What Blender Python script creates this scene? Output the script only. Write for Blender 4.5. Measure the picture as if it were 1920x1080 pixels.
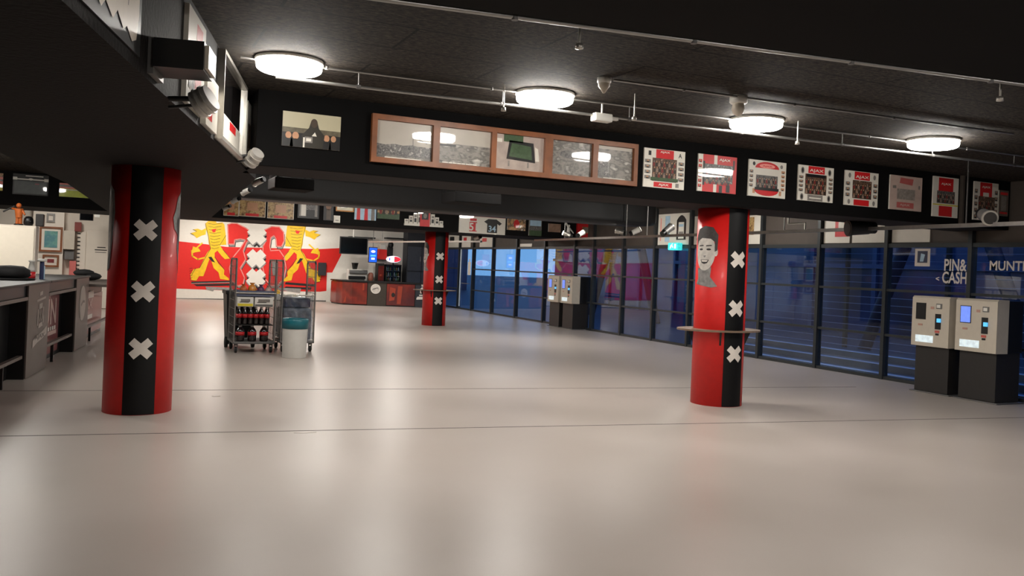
import bpy, bmesh, math, random
from math import sin, cos, pi, radians, atan2, hypot
from mathutils import Vector, Matrix
random.seed(7)
for o in list(bpy.data.objects): bpy.data.objects.remove(o, do_unlink=True)
SC = bpy.context.scene
COL = SC.collection

# ------------------------------------------------------------------ camera, world, exposure
F, ROLL, YAW, EYE, CX, CY = 1600.0, radians(2.426), radians(25.2), 1.7, 960.0, 502.0
cam_d = bpy.data.cameras.new('camera'); cam = bpy.data.objects.new('camera', cam_d); COL.objects.link(cam)
cam_d.sensor_width = 36.0; cam_d.lens = 36.0*F/1920.0
cam.location = (0, 0, EYE)
# horizontal view, yawed towards +X, rolled so that the horizon falls to the right
cam.rotation_euler = (Matrix.Rotation(-YAW, 3, 'Z') @ Matrix.Rotation(pi/2, 3, 'X') @ Matrix.Rotation(ROLL, 3, 'Z')).to_euler()
cam_d.shift_x = (960-CX)/1920.0
cam_d.shift_y = -(540-CY)/1920.0
cam_d.clip_start = 0.05; cam_d.clip_end = 500
SC.camera = cam

W = bpy.data.worlds.new('dusk'); SC.world = W; W.use_nodes = True
nt = W.node_tree; nt.nodes.clear()
out = nt.nodes.new('ShaderNodeOutputWorld'); bg = nt.nodes.new('ShaderNodeBackground')
tc = nt.nodes.new('ShaderNodeTexCoord'); sep = nt.nodes.new('ShaderNodeSeparateXYZ'); rp = nt.nodes.new('ShaderNodeValToRGB')
rp.color_ramp.elements[0].position = 0.0; rp.color_ramp.elements[0].color = (0.20, 0.42, 0.72, 1)
rp.color_ramp.elements[1].position = 0.5; rp.color_ramp.elements[1].color = (0.05, 0.14, 0.38, 1)
nt.links.new(tc.outputs['Generated'], sep.inputs[0]); nt.links.new(sep.outputs['Z'], rp.inputs[0])
nt.links.new(rp.outputs[0], bg.inputs[0]); bg.inputs[1].default_value = 0.40
nt.links.new(bg.outputs[0], out.inputs[0])

SC.view_settings.view_transform = 'Standard'; SC.view_settings.look = 'None'
SC.view_settings.gamma = 1.0; SC.view_settings.use_curve_mapping = False
SC.view_settings.exposure = 1.77
LAMP_L = 22.0

# ------------------------------------------------------------------ helpers: rays through measured image points onto real planes
def ray(px, py):
    dx, dy = px-CX, py-CY
    u = dx*cos(ROLL)+dy*sin(ROLL); v = -dx*sin(ROLL)+dy*cos(ROLL)
    return (u/F*cos(YAW)+sin(YAW), -u/F*sin(YAW)+cos(YAW), -v/F)
def atZ(px, py, h=0.0):
    d = ray(px, py); t = (h-EYE)/d[2]; return Vector((d[0]*t, d[1]*t, h))
def atY(px, py, y):
    d = ray(px, py); t = y/d[1]; return Vector((d[0]*t, y, EYE+d[2]*t))
def atX(px, py, x):
    d = ray(px, py); t = x/d[0]; return Vector((x, d[1]*t, EYE+d[2]*t))

# ------------------------------------------------------------------ materials
MATS = {}
def s2l(c): return tuple(((x/255)/12.92 if x/255 <= 0.04045 else ((x/255+0.055)/1.055)**2.4) for x in c)
def mat(name, rgb, rough=0.5, metal=0.0, coat=0.0, var=0.08, scale=12.0, bump=0.0, emit=0.0, spec=0.5, linear=False):
    """procedural principled material: base colour broken up by a noise texture"""
    if name in MATS: return MATS[name]
    m = bpy.data.materials.new(name); m.use_nodes = True; t = m.node_tree; b = t.nodes['Principled BSDF']
    c = rgb if linear else s2l(rgb)
    b.inputs['Roughness'].default_value = rough; b.inputs['Metallic'].default_value = metal
    b.inputs['Coat Weight'].default_value = coat; b.inputs['Coat Roughness'].default_value = 0.03
    b.inputs['Specular IOR Level'].default_value = spec
    tc = t.nodes.new('ShaderNodeTexCoord'); n = t.nodes.new('ShaderNodeTexNoise'); n.inputs['Scale'].default_value = scale
    n.inputs['Detail'].default_value = 4
    t.links.new(tc.outputs['Object'], n.inputs['Vector'])
    r = t.nodes.new('ShaderNodeValToRGB')
    r.color_ramp.elements[0].position = 0.3; r.color_ramp.elements[1].position = 0.7
    r.color_ramp.elements[0].color = tuple(x*(1-var) for x in c)+(1,)
    r.color_ramp.elements[1].color = tuple(min(1, x*(1+var)) for x in c)+(1,)
    t.links.new(n.outputs['Fac'], r.inputs[0]); t.links.new(r.outputs[0], b.inputs['Base Color'])
    if bump:
        bp = t.nodes.new('ShaderNodeBump'); bp.inputs['Strength'].default_value = bump; bp.inputs['Distance'].default_value = 0.02
        t.links.new(n.outputs['Fac'], bp.inputs['Height']); t.links.new(bp.outputs[0], b.inputs['Normal'])
    if emit:
        b.inputs['Emission Color'].default_value = c+(1,); b.inputs['Emission Strength'].default_value = emit
    MATS[name] = m; return m
def ramp_mat(name, cols, scale, rough=0.4, coat=1.0, detail=6, voronoi=False, stretch=(1,1,1), sharp=False):
    """photo-like procedural mottling through a multi-colour ramp"""
    if name in MATS: return MATS[name]
    m = bpy.data.materials.new(name); m.use_nodes = True; t = m.node_tree; b = t.nodes['Principled BSDF']
    tc = t.nodes.new('ShaderNodeTexCoord'); mp = t.nodes.new('ShaderNodeMapping'); mp.inputs['Scale'].default_value = stretch
    n = t.nodes.new('ShaderNodeTexVoronoi' if voronoi else 'ShaderNodeTexNoise'); n.inputs['Scale'].default_value = scale
    if not voronoi: n.inputs['Detail'].default_value = detail
    t.links.new(tc.outputs['Object'], mp.inputs[0]); t.links.new(mp.outputs[0], n.inputs['Vector'])
    r = t.nodes.new('ShaderNodeValToRGB'); cr = r.color_ramp
    if sharp: cr.interpolation = 'CONSTANT'
    k = len(cols)
    while len(cr.elements) < k: cr.elements.new(0.5)
    for i, c in enumerate(cols):
        cr.elements[i].position = (0.3+0.4*i/(k-1)) if not voronoi else i/(k)
        cr.elements[i].color = s2l(c)+(1,)
    t.links.new(n.outputs['Color' if voronoi else 'Fac'], r.inputs[0]); t.links.new(r.outputs[0], b.inputs['Base Color'])
    b.inputs['Roughness'].default_value = rough; b.inputs['Coat Weight'].default_value = coat; b.inputs['Coat Roughness'].default_value = 0.03
    MATS[name] = m; return m

M_red = mat('red_paint', (206, 20, 16), 0.5, coat=0.04, var=0.05)
M_redm = mat('red_mural', (228, 34, 26), 0.6, var=0.03)
M_blk = mat('black_paint', (5, 4, 5), 0.5, spec=0.3)
M_offw = mat('offwhite_vinyl', (214, 205, 196), 0.5, var=0.03)
M_white = mat('white_print', (226, 220, 208), 0.4, coat=1.0, var=0.02)
M_redp = mat('red_print', (205, 30, 35), 0.4, coat=1.0, var=0.06)
M_blkp = mat('black_print', (22, 20, 20), 0.4, coat=1.0)
M_greyp = mat('grey_print', (130, 124, 118), 0.4, coat=1.0, var=0.2, scale=40)
M_greenp = mat('green_print', (62, 84, 54), 0.4, coat=1.0, var=0.2, scale=30)
M_yelp = mat('yellow_print', (225, 205, 40), 0.4, coat=1.0)
M_skinp = mat('tan_print', (190, 140, 105), 0.4, coat=1.0)
M_lblue = mat('pale_blue_print', (175, 205, 225), 0.4, coat=1.0)
M_mwhite = mat('mural_white', (238, 232, 222), 0.7, var=0.02)
M_wallw = mat('white_wall_paint', (222, 212, 198), 0.7, var=0.03, scale=3)
M_yel = mat('mural_yellow', (244, 196, 24), 0.6, var=0.10, scale=8)
M_mblk = mat('mural_black', (30, 26, 26), 0.6)
M_mgrey = mat('mural_grey', (150, 146, 142), 0.6, var=0.15)
M_mpink = mat('mural_outline', (240, 150, 140), 0.6)
M_steel = mat('galvanised_steel', (160, 158, 154), 0.35, metal=0.9, var=0.1)
M_steeld = mat('dull_grey_metal', (112, 110, 108), 0.5, metal=0.5, var=0.1)
M_alu = mat('brushed_aluminium', (190, 186, 178), 0.3, metal=0.8)
M_frame = mat('dark_grey_aluminium', (52, 56, 58), 0.4, metal=0.3)
M_dk = mat('charcoal_panel', (34, 31, 29), 0.5)
M_dkw = mat('dark_brown_wall', (72, 64, 58), 0.7, var=0.1, scale=4)
M_blackpl = mat('black_plastic', (16, 16, 17), 0.4)
M_rubber = mat('black_rubber', (20, 20, 20), 0.7)
M_darkened = mat('darkened_black', (6, 5, 5), 0.85, spec=0.15, var=0.15, scale=5)
M_wood = mat('orange_brown_wood', (124, 72, 38), 0.45, var=0.25, scale=6)
M_wplast = mat('white_plastic', (225, 222, 214), 0.4, var=0.02)
M_cream = mat('cream_enamel', (198, 188, 172), 0.4, var=0.03)
M_beam = mat('black_beam_paint', (12, 10, 10), 0.8, spec=0.2, var=0.15, scale=5, bump=0.1)
M_teal = mat('teal_plastic', (20, 100, 112), 0.35)
M_glow = mat('lamp_diffuser', (255, 250, 242), 0.4, emit=LAMP_L, var=0)
M_scr = mat('screen_blue', (110, 140, 235), 0.3, emit=0.22, var=0.1, scale=20)
M_scr2 = mat('screen_cyan', (90, 190, 255), 0.3, emit=0.25, var=0.1)
M_scrw = mat('lit_tray', (210, 225, 230), 0.3, emit=0.18, var=0.25, scale=14)
M_scr3 = mat('menu_screen_blue', (30, 90, 230), 0.3, emit=0.3, var=0.4, scale=9)
M_exit = mat('exit_sign_glow', (60, 205, 205), 0.3, emit=0.3, var=0.3, scale=25)
M_spotw = mat('spot_lens', (255, 244, 225), 0.3, emit=3.0, var=0)
M_signw = mat('lit_sign_white', (245, 235, 245), 0.3, emit=0.3)
M_signr = mat('lit_sign_red', (235, 40, 60), 0.3, emit=0.3)

def floor_mat():
    m = bpy.data.materials.new('poured_floor'); m.use_nodes = True; t = m.node_tree; b = t.nodes['Principled BSDF']
    tc = t.nodes.new('ShaderNodeTexCoord')
    n = t.nodes.new('ShaderNodeTexNoise'); n.inputs['Scale'].default_value = 0.7; n.inputs['Detail'].default_value = 8
    n2 = t.nodes.new('ShaderNodeTexNoise'); n2.inputs['Scale'].default_value = 180; n2.inputs['Detail'].default_value = 2
    t.links.new(tc.outputs['Object'], n.inputs[0]); t.links.new(tc.outputs['Object'], n2.inputs[0])
    r = t.nodes.new('ShaderNodeValToRGB'); r.color_ramp.elements[0].position = 0.3; r.color_ramp.elements[1].position = 0.7
    r.color_ramp.elements[0].color = s2l((171, 160, 151))+(1,); r.color_ramp.elements[1].color = s2l((181, 170, 162))+(1,)
    t.links.new(n.outputs['Fac'], r.inputs[0])
    mx = t.nodes.new('ShaderNodeMixRGB'); mx.blend_type = 'MULTIPLY'; mx.inputs[0].default_value = 0.12
    t.links.new(r.outputs[0], mx.inputs[1]); t.links.new(n2.outputs['Fac'], mx.inputs[2]); t.links.new(mx.outputs[0], b.inputs['Base Color'])
    b.inputs['Specular IOR Level'].default_value = 0.4
    mr = t.nodes.new('ShaderNodeMapRange'); mr.inputs[3].default_value = 0.3; mr.inputs[4].default_value = 0.39
    t.links.new(n.outputs['Fac'], mr.inputs[0]); t.links.new(mr.outputs[0], b.inputs['Roughness'])
    return m
def ceiling_mat():
    m = bpy.data.materials.new('black_wood_wool_panels'); m.use_nodes = True; t = m.node_tree; b = t.nodes['Principled BSDF']
    tc = t.nodes.new('ShaderNodeTexCoord')
    mp = t.nodes.new('ShaderNodeMapping'); mp.inputs['Scale'].default_value = (1, 2.2, 1); mp.inputs['Rotation'].default_value = (0, 0, radians(12))
    t.links.new(tc.outputs['Object'], mp.inputs[0])
    n = t.nodes.new('ShaderNodeTexNoise'); n.inputs['Scale'].default_value = 17; n.inputs['Detail'].default_value = 8; n.inputs['Roughness'].default_value = 0.75
    t.links.new(mp.outputs[0], n.inputs[0])
    r = t.nodes.new('ShaderNodeValToRGB'); r.color_ramp.elements[0].position = 0.42; r.color_ramp.elements[1].position = 0.72
    r.color_ramp.elements[0].color = s2l((12, 10, 9))+(1,); r.color_ramp.elements[1].color = s2l((88, 78, 68))+(1,)
    t.links.new(n.outputs['Fac'], r.inputs[0])
    br = t.nodes.new('ShaderNodeTexBrick'); br.inputs['Scale'].default_value = 1.0
    br.inputs['Brick Width'].default_value = 1.9; br.inputs['Row Height'].default_value = 0.62; br.inputs['Mortar Size'].default_value = 0.012
    br.inputs['Color1'].default_value = (1, 1, 1, 1); br.inputs['Color2'].default_value = (0.85, 0.85, 0.85, 1); br.inputs['Mortar'].default_value = (0.1, 0.1, 0.1, 1)
    t.links.new(tc.outputs['Object'], br.inputs[0])
    mx = t.nodes.new('ShaderNodeMixRGB'); mx.blend_type = 'MULTIPLY'; mx.inputs[0].default_value = 1
    t.links.new(r.outputs[0], mx.inputs[1]); t.links.new(br.outputs['Color'], mx.inputs[2]); t.links.new(mx.outputs[0], b.inputs['Base Color'])
    bp = t.nodes.new('ShaderNodeBump'); bp.inputs['Strength'].default_value = 0.8; bp.inputs['Distance'].default_value = 0.02
    t.links.new(n.outputs['Fac'], bp.inputs['Height']); t.links.new(bp.outputs[0], b.inputs['Normal'])
    b.inputs['Roughness'].default_value = 0.85; b.inputs['Specular IOR Level'].default_value = 0.2
    return m
def glass_mat(name, tint=(0.86, 0.93, 1.0), ior=1.6, rough=0.0):
    m = bpy.data.materials.new(name); m.use_nodes = True; t = m.node_tree; t.nodes.clear()
    o = t.nodes.new('ShaderNodeOutputMaterial'); mx = t.nodes.new('ShaderNodeMixShader')
    tr = t.nodes.new('ShaderNodeBsdfTransparent'); tr.inputs[0].default_value = tint+(1,)
    gl = t.nodes.new('ShaderNodeBsdfGlossy'); gl.inputs['Roughness'].default_value = rough
    fr = t.nodes.new('ShaderNodeFresnel'); ge = t.nodes.new('ShaderNodeNewGeometry'); mr = t.nodes.new('ShaderNodeMapRange'); mr.inputs[3].default_value = ior; mr.inputs[4].default_value = 1/ior
    t.links.new(ge.outputs['Backfacing'], mr.inputs[0]); t.links.new(mr.outputs[0], fr.inputs[0])
    t.links.new(fr.outputs[0], mx.inputs[0]); t.links.new(tr.outputs[0], mx.inputs[1]); t.links.new(gl.outputs[0], mx.inputs[2])
    t.links.new(mx.outputs[0], o.inputs[0]); return m
M_glass = glass_mat('window_glass')
M_film = glass_mat('clear_stretch_film', (0.8, 0.84, 0.88), 1.9, 0.18)

# ------------------------------------------------------------------ mesh builder
class MB:
    def __init__(s): s.v = []; s.f = []; s.m = []; s.mats = []; s.sm = []
    def mi(s, m):
        if m is None: return 0
        if m not in s.mats: s.mats.append(m)
        return s.mats.index(m)
    def add(s, vs, fs, m=None, smooth=False):
        k = len(s.v); s.v += [Vector(v) for v in vs]
        for f in fs: s.f.append(tuple(i+k for i in f)); s.m.append(s.mi(m)); s.sm.append(smooth)
        return s
    def box(s, x0, x1, y0, y1, z0, z1, m=None):
        if x0 > x1: x0, x1 = x1, x0
        if y0 > y1: y0, y1 = y1, y0
        if z0 > z1: z0, z1 = z1, z0
        vs = [(x0,y0,z0),(x1,y0,z0),(x1,y1,z0),(x0,y1,z0),(x0,y0,z1),(x1,y0,z1),(x1,y1,z1),(x0,y1,z1)]
        return s.add(vs, [(0,3,2,1),(4,5,6,7),(0,1,5,4),(1,2,6,5),(2,3,7,6),(3,0,4,7)], m)
    def bevbox(s, x0, x1, y0, y1, z0, z1, b, m=None):
        """box with chamfered vertical and horizontal edges"""
        bm = bmesh.new(); bmesh.ops.create_cube(bm, size=1)
        for v in bm.verts: v.co = Vector(((x0+x1)/2+v.co.x*abs(x1-x0), (y0+y1)/2+v.co.y*abs(y1-y0), (z0+z1)/2+v.co.z*abs(z1-z0)))
        bmesh.ops.bevel(bm, geom=list(bm.edges), offset=b, segments=2, profile=0.5, affect='EDGES')
        return s.frombm(bm, m)
    def frombm(s, bm, m=None, smooth=False, T=None):
        bm.verts.ensure_lookup_table(); vs = [(T @ v.co if T else v.co.copy()) for v in bm.verts]
        fs = [tuple(v.index for v in f.verts) for f in bm.faces]; bm.free(); return s.add(vs, fs, m, smooth)
    def cyl(s, p0, p1, r0, r1=None, n=16, m=None, caps=True):
        p0, p1 = Vector(p0), Vector(p1); r1 = r0 if r1 is None else r1
        d = (p1-p0).normalized(); a = d.orthogonal().normalized(); b = d.cross(a)
        k0 = [p0+(a*cos(2*pi*i/n)+b*sin(2*pi*i/n))*r0 for i in range(n)]
        k1 = [p1+(a*cos(2*pi*i/n)+b*sin(2*pi*i/n))*r1 for i in range(n)]
        s.add(k0+k1, [(i, (i+1) % n, n+(i+1) % n, n+i) for i in range(n)], m, True)
        if caps: s.add(k0+k1, [tuple(range(n-1, -1, -1)), tuple(range(n, 2*n))], m)
        return s
    def lathe(s, prof, c=(0,0,0), n=24, m=None, ax='Z'):
        c = Vector(c); vs = []
        for r, h in prof:
            for i in range(n):
                a = 2*pi*i/n; p = (r*cos(a), r*sin(a), h)
                if ax == 'Y': p = (p[0], p[2], p[1])
                if ax == 'X': p = (p[2], p[0], p[1])
                vs.append(c+Vector(p))
        k = len(prof); fs = [(j*n+i, j*n+(i+1) % n, (j+1)*n+(i+1) % n, (j+1)*n+i) for j in range(k-1) for i in range(n)]
        return s.add(vs, fs, m, True)
    def tube(s, pts, r, n=8, m=None):
        for a, b in zip(pts[:-1], pts[1:]): s.cyl(a, b, r, n=n, m=m)
        for p in pts[1:-1]: s.ball(p, r, m=m, n=8)
        return s
    def ball(s, c, r, m=None, n=12, sc=(1,1,1)):
        bm = bmesh.new(); bmesh.ops.create_uvsphere(bm, u_segments=n, v_segments=max(6, n//2), radius=r)
        for v in bm.verts: v.co = Vector((v.co.x*sc[0], v.co.y*sc[1], v.co.z*sc[2]))+Vector(c)
        return s.frombm(bm, m, True)
    def prism(s, pts, d, m=None):
        """planar polygon pts extruded by vector d"""
        n = len(pts); P = [Vector(p) for p in pts]; d = Vector(d)
        from mathutils.geometry import tessellate_polygon
        tris = tessellate_polygon([P])
        vs = P+[p+d for p in P]
        fs = [tuple(t) for t in tris]+[tuple(n+i for i in reversed(t)) for t in tris]
        fs += [(i, (i+1) % n, n+(i+1) % n, n+i) for i in range(n)]
        return s.add(vs, fs, m)
    def build(s, name, m=None, parent=None, local=False):
        me = bpy.data.meshes.new(name); off = Vector((0,0,0))
        if not local:
            p = parent
            if p is not None:
                while p is not None: off += p.location; p = p.parent
            else:
                xs = [v.x for v in s.v]; ys = [v.y for v in s.v]; zs = [v.z for v in s.v]
                off = Vector(((min(xs)+max(xs))/2, (min(ys)+max(ys))/2, min(zs)))
        me.from_pydata([tuple(v-off) for v in s.v], [], s.f)
        ms = s.mats if s.mats else [m]
        for x in ms: me.materials.append(x if x is not None else m)
        if s.mats:
            me.polygons.foreach_set('material_index', s.m)
        me.polygons.foreach_set('use_smooth', s.sm)
        bm = bmesh.new(); bm.from_mesh(me); bmesh.ops.recalc_face_normals(bm, faces=bm.faces); bm.to_mesh(me); bm.free()
        me.update(); me.validate()
        o = bpy.data.objects.new(name, me); COL.objects.link(o)
        if parent is not None: o.parent = parent
        elif not local: o.location = off
        return o
def tag(o, label=None, cat=None, group=None, kind=None):
    if label: o['label'] = label
    if cat: o['category'] = cat
    if group: o['group'] = group
    if kind: o['kind'] = kind
    return o
def struct(o): o['kind'] = 'structure'; return o
def empty(name, loc, rz=0):
    o = bpy.data.objects.new(name, None); COL.objects.link(o); o.location = loc; o.rotation_euler = (0, 0, rz)
    o.empty_display_size = 0.1; return o
def dup(root, loc=None, rz=None, label=None, group=None):
    def cp(o, par):
        c = o.copy(); COL.objects.link(c)
        if par is not None: c.parent = par
        for ch in [x for x in bpy.data.objects if x.parent == o]: cp(ch, c)
        return c
    r = cp(root, None)
    if loc is not None: r.location = loc
    if rz is not None: r.rotation_euler = (0, 0, rz)
    if label: r['label'] = label
    if group: r['group'] = group
    return r
_txt = {}
def text_geo(s, bold=False):
    key = (s, bold)
    if key in _txt: return _txt[key]
    cu = bpy.data.curves.new('t', 'FONT'); cu.body = s; cu.size = 1.0; cu.resolution_u = 3
    if bold: cu.offset = 0.02
    ob = bpy.data.objects.new('t', cu); COL.objects.link(ob)
    bpy.context.view_layer.update()
    me = ob.evaluated_get(bpy.context.evaluated_depsgraph_get()).to_mesh()
    vs = [v.co.copy() for v in me.vertices]; fs = [tuple(p.vertices) for p in me.polygons]
    bpy.data.objects.remove(ob, do_unlink=True); bpy.data.curves.remove(cu)
    xs = [v.x for v in vs]; ys = [v.y for v in vs]
    _txt[key] = (vs, fs, min(xs), max(xs), min(ys), max(ys)); return _txt[key]

class Art(MB):
    """flat artwork on a board: u to the right, v up, n out of the board; every layer 1 mm proud of the last"""
    def __init__(s, O, U, V, step=0.0012):
        MB.__init__(s); s.O = Vector(O); s.U = Vector(U).normalized(); s.V = Vector(V).normalized(); s.N = s.U.cross(s.V).normalized(); s.step = step
    def P(s, u, v, n=0): return s.O+s.U*u+s.V*v+s.N*n
    def board(s, u0, v0, u1, v1, th, m): 
        vs = [s.P(u, v, n) for n in (0, th) for u, v in ((u0,v0),(u1,v0),(u1,v1),(u0,v1))]
        s.add(vs, [(0,3,2,1),(4,5,6,7),(0,1,5,4),(1,2,6,5),(2,3,7,6),(3,0,4,7)], m); s.th = th; return s
    def poly(s, pts, m, layer=1):
        from mathutils.geometry import tessellate_polygon
        P = [s.P(u, v, s.th+layer*s.step) for u, v in pts]
        s.add(P, [tuple(t) for t in tessellate_polygon([P])], m); return s
    def rect(s, u0, v0, u1, v1, m, layer=1): return s.poly([(u0,v0),(u1,v0),(u1,v1),(u0,v1)], m, layer)
    def disc(s, cu, cv, ru, rv, m, layer=1, n=20): return s.poly([(cu+ru*cos(2*pi*i/n), cv+rv*sin(2*pi*i/n)) for i in range(n)], m, layer)
    def text(s, t, u0, v0, u1, v1, m, layer=2, bold=True):
        vs, fs, a, b, c, d = text_geo(t, bold)
        s.add([s.P(u0+(v.x-a)/(b-a)*(u1-u0), v0+(v.y-c)/(d-c)*(v1-v0), s.th+layer*s.step) for v in vs], fs, m); return s
    def crowd(s, u0, v0, u1, v1, rows, n, body, layer=2):
        h = (v1-v0)/rows
        for r in range(rows):
            for i in range(n):
                w = (u1-u0)/n; cu = u0+w*(i+0.5+0.25*(r % 2)-0.12); cv = v1-h*(r+1)
                s.poly([(cu-w*.42, cv), (cu+w*.42, cv), (cu+w*.3, cv+h*.62), (cu-w*.3, cv+h*.62)], body[(i+r) % len(body)], layer+r)
                s.disc(cu, cv+h*.76, w*.17, h*.16, M_skinp if (i*7+r) % 3 else M_greyp, layer+r, 8)
        return s
def cross_pts(cu, cv, w, h, arm):
    """saltire outline"""
    a = arm; p = []
    L = hypot(w, h)/2
    base = [(a, 0), (L, 0)]
    th = atan2(h, w)
    d1 = (cos(th), sin(th)); d2 = (-cos(th), sin(th))
    dirs = [d1, d2, (-d1[0], -d1[1]), (-d2[0], -d2[1])]
    out = []
    for i, d in enumerate(dirs):
        nrm = (-d[1], d[0]); q = (L-a*.5)
        e = dirs[(i+1) % 4]
        out.append((cu+d[0]*q-nrm[0]*a/2, cv+d[1]*q-nrm[1]*a/2))
        out.append((cu+d[0]*q+nrm[0]*a/2, cv+d[1]*q+nrm[1]*a/2))
        # inner corner between d and e
        ang = (d[0]*e[0]+d[1]*e[1]); k = a/2/max(0.2, (1-ang)**0.5*0.7071*1.0)
        b = (d[0]+e[0], d[1]+e[1]); bl = hypot(*b); half = math.acos(max(-1, min(1, ang)))/2
        k = (a/2)/sin(half)
        out.append((cu+b[0]/bl*k, cv+b[1]/bl*k))
    return out

CEIL = 3.35; GX = 12.5; BOT = 2.6
# ================================================================== THE SETTING
fl = struct(MB().box(-5, GX+0.1, -7, 34.6, -0.2, 0, None).build('floor', floor_mat()))
M_ceil = ceiling_mat()
struct(MB().box(-5, GX+0.1, -7, 34.6, CEIL, CEIL+0.15).build('ceiling', M_ceil))
struct(MB().box(-5.2, -5, -7, 34.6, 0, CEIL).build('wall_left', M_dkw))
struct(MB().box(-5, GX+0.1, -7.2, -7, 0, CEIL).build('wall_back', M_dkw))
struct(MB().box(0.9, GX+0.1, 34.5, 34.7, 0, CEIL).build('wall_far', M_mwhite))
struct(MB().box(-5, 0.9, 27.5, 27.7, 0, CEIL).build('wall_bar', M_wallw))
struct(MB().box(0.85, 0.95, 27.5, 34.5, 0, CEIL).build('wall_corner', M_wallw))
# beams
struct(MB().box(1.25, GX, 8.6805, 9.58, BOT, CEIL).build('trim_1', mat('lightened_dark_beam', (30, 26, 26), 0.8, spec=0.2, var=0.15, scale=5)))  # body colour lightened so the underside reads paler than the face
struct(MB().box(1.25, GX, 8.66, 8.68, BOT+.004, CEIL).build('trim_7', M_darkened))  # added board, blackened so the lamp-lit face stays darker than the underside
struct(MB().box(-5, GX, 21.62, 24.0, BOT, CEIL).build('trim_2', M_beam))
# near lowered soffit
a = atZ(900, 20, 3.2); b = atZ(1860, 148, 3.2); d = (b-a)/(b.x-a.x)
NE0 = a+d*(-5-a.x); NE1 = a+d*(GX-a.x)
M_soff = mat('smooth_black_soffit', (7, 6, 6), 0.85, spec=0.15, var=0.1, scale=3)
struct(MB().prism([(-5, -7, 3.2), (GX, -7, 3.2), NE1, NE0], (0, 0, CEIL-3.2)).build('trim_3', M_soff))
# diagonal bulkhead over the left pillar
BR0 = Vector((-0.2, 3.5, 0)); BR1 = Vector((1.48, 10.2, 0)); BR2 = Vector((2.15, 21.61, 0))
bd = (BR1-BR0).normalized(); st = BR0-bd*7
M_bulk = mat('black_bulkhead_panel', (18, 15, 14), 0.8, spec=0.2, var=0.2, scale=30, bump=0.3)
struct(MB().prism([(-5, -3.2, BOT), (st.x, st.y, BOT), (BR0.x, BR0.y, BOT), (BR1.x, BR1.y, BOT), (BR2.x, BR2.y, BOT), (-0.1, 21.61, BOT), (-0.58, 13.2, BOT), (-1.0, 9.6, BOT), (-5, 9.3, BOT)], (0, 0, CEIL-BOT)).build('trim_4', M_bulk))
# floor joints
M_joint = mat('dark_joint', (60, 52, 48), 0.8)
for k, (pa, pb) in enumerate([((0, 733), (1300, 727)), ((0, 818), (1920, 783))]):
    a = atZ(*pa, 0); b = atZ(*pb, 0); d = (b-a).normalized(); a = a-d*3.5; b = a+d*((GX-a.x)/d.x) if k else b+d*3
    n = Vector((-d.y, d.x, 0))*0.008
    struct(MB().prism([a-n, b-n, b+n, a+n], (0, 0, 0.0015)).build('trim_%d' % (5+k), M_joint))
M_scrap = mat('torn_tape', (206, 198, 190), .5)
for (px, py, w_, lb) in ((572, 811, .11, 'torn pale tape scrap on the front floor joint'), (405, 743, .05, 'tiny pale scrap on the floor right of the pillar nearest the bar')):
    p = atZ(px, py, 0); q = MB(); q.prism([(p.x-w_, p.y, .0016), (p.x-w_*.2, p.y-.03, .0016), (p.x+w_, p.y-.01, .0016), (p.x+w_*.5, p.y+.02, .0016), (p.x-w_*.3, p.y+.012, .0016)], (0, 0, .002))
    tag(q.build('tape_scrap', M_scrap), lb, 'scrap')
# glass wall: one window per bay
mull = [-7, -4.6, -2.2, 0.2, 2.4, 4.5, 6.6, 7.95, 9.25, 10.89, 12.48, 14.11, 16.57, 18.04, 19.51, 21.07, 22.15, 24.07, 26.13, 28.14, 30.0, 31.42, 33.0, 34.5]
GT = 2.38; RAILS = (0.79, 1.585)
n_w = 0
for i in range(len(mull)-1):
    y0, y1 = mull[i], mull[i+1]; n_w += 1
    w = struct(empty('window_%d' % n_w if i != 20 else 'door_1', (GX, (y0+y1)/2, 0)))
    fr = MB()
    fr.box(GX-0.07, GX+0.07, y0-0.035, y0+0.035, 0, CEIL-0.001)
    yy0, yy1 = y0+0.035, y1-0.035
    fr.box(GX-0.05, GX+0.05, yy0, yy1, 0, 0.06); fr.box(GX-0.05, GX+0.05, yy0, yy1, GT-0.04, GT+0.03)
    for z in RAILS:
        if i == 20: continue
        fr.box(GX-0.05, GX+0.05, yy0, yy1, z-0.022, z+0.022)
    fr.build('frame', M_frame, w)
    MB().box(GX-0.008, GX+0.008, yy0+0.002, yy1-0.002, 0.06, GT-0.04).build('pane', M_glass, w)
struct(MB().box(GX+0.02, GX+0.12, -7, 34.5, GT+0.031, CEIL).build('wall_right', M_dkw))
# ------------------------------------------------------------------ outside, at dusk
M_out = mat('wet_paving', (70, 76, 90), 0.5, var=0.2, scale=2)
struct(MB().box(GX+0.15, 120, -30, 160, -0.4, -0.15).build('ground_outside', M_out))
M_fac = ramp_mat('blue_facade', [(14, 20, 40), (30, 48, 92), (60, 80, 120)], 0.35, 0.35, 0.4, 3)
bld = empty('building', (26, 7, -0.15)); tag(bld, 'dark blue building across the street behind the slatted screen, seen through the glass wall', 'building')
MB().box(24, 30, -30, 45, -0.15, 9).build('facade', M_fac, bld)
fm = MB()
for k in range(24):
    y = -28+k*2.9; fm.box(23.9, 24, y, y+0.18, -0.15, 9)
for z in (2.2, 5.2, 8.2): fm.box(23.85, 24, -30, 45, z, z+0.15)
fm.build('cladding_rib', mat('steel_blue_cladding', (58, 76, 112), 0.4), bld)
M_rod = mat('pale_slat', (120, 140, 180), 0.4, metal=0.5)
sc_ = empty('slat_screen', (15.2, 9, -0.15)); tag(sc_, 'screen of thin pale horizontal slats standing outside behind the right-hand panes', 'fence')
r_ = MB()
for k in range(19): r_.box(15.19, 15.215, 4, 17.2, 0.1+k*0.16, 0.112+k*0.16)
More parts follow.
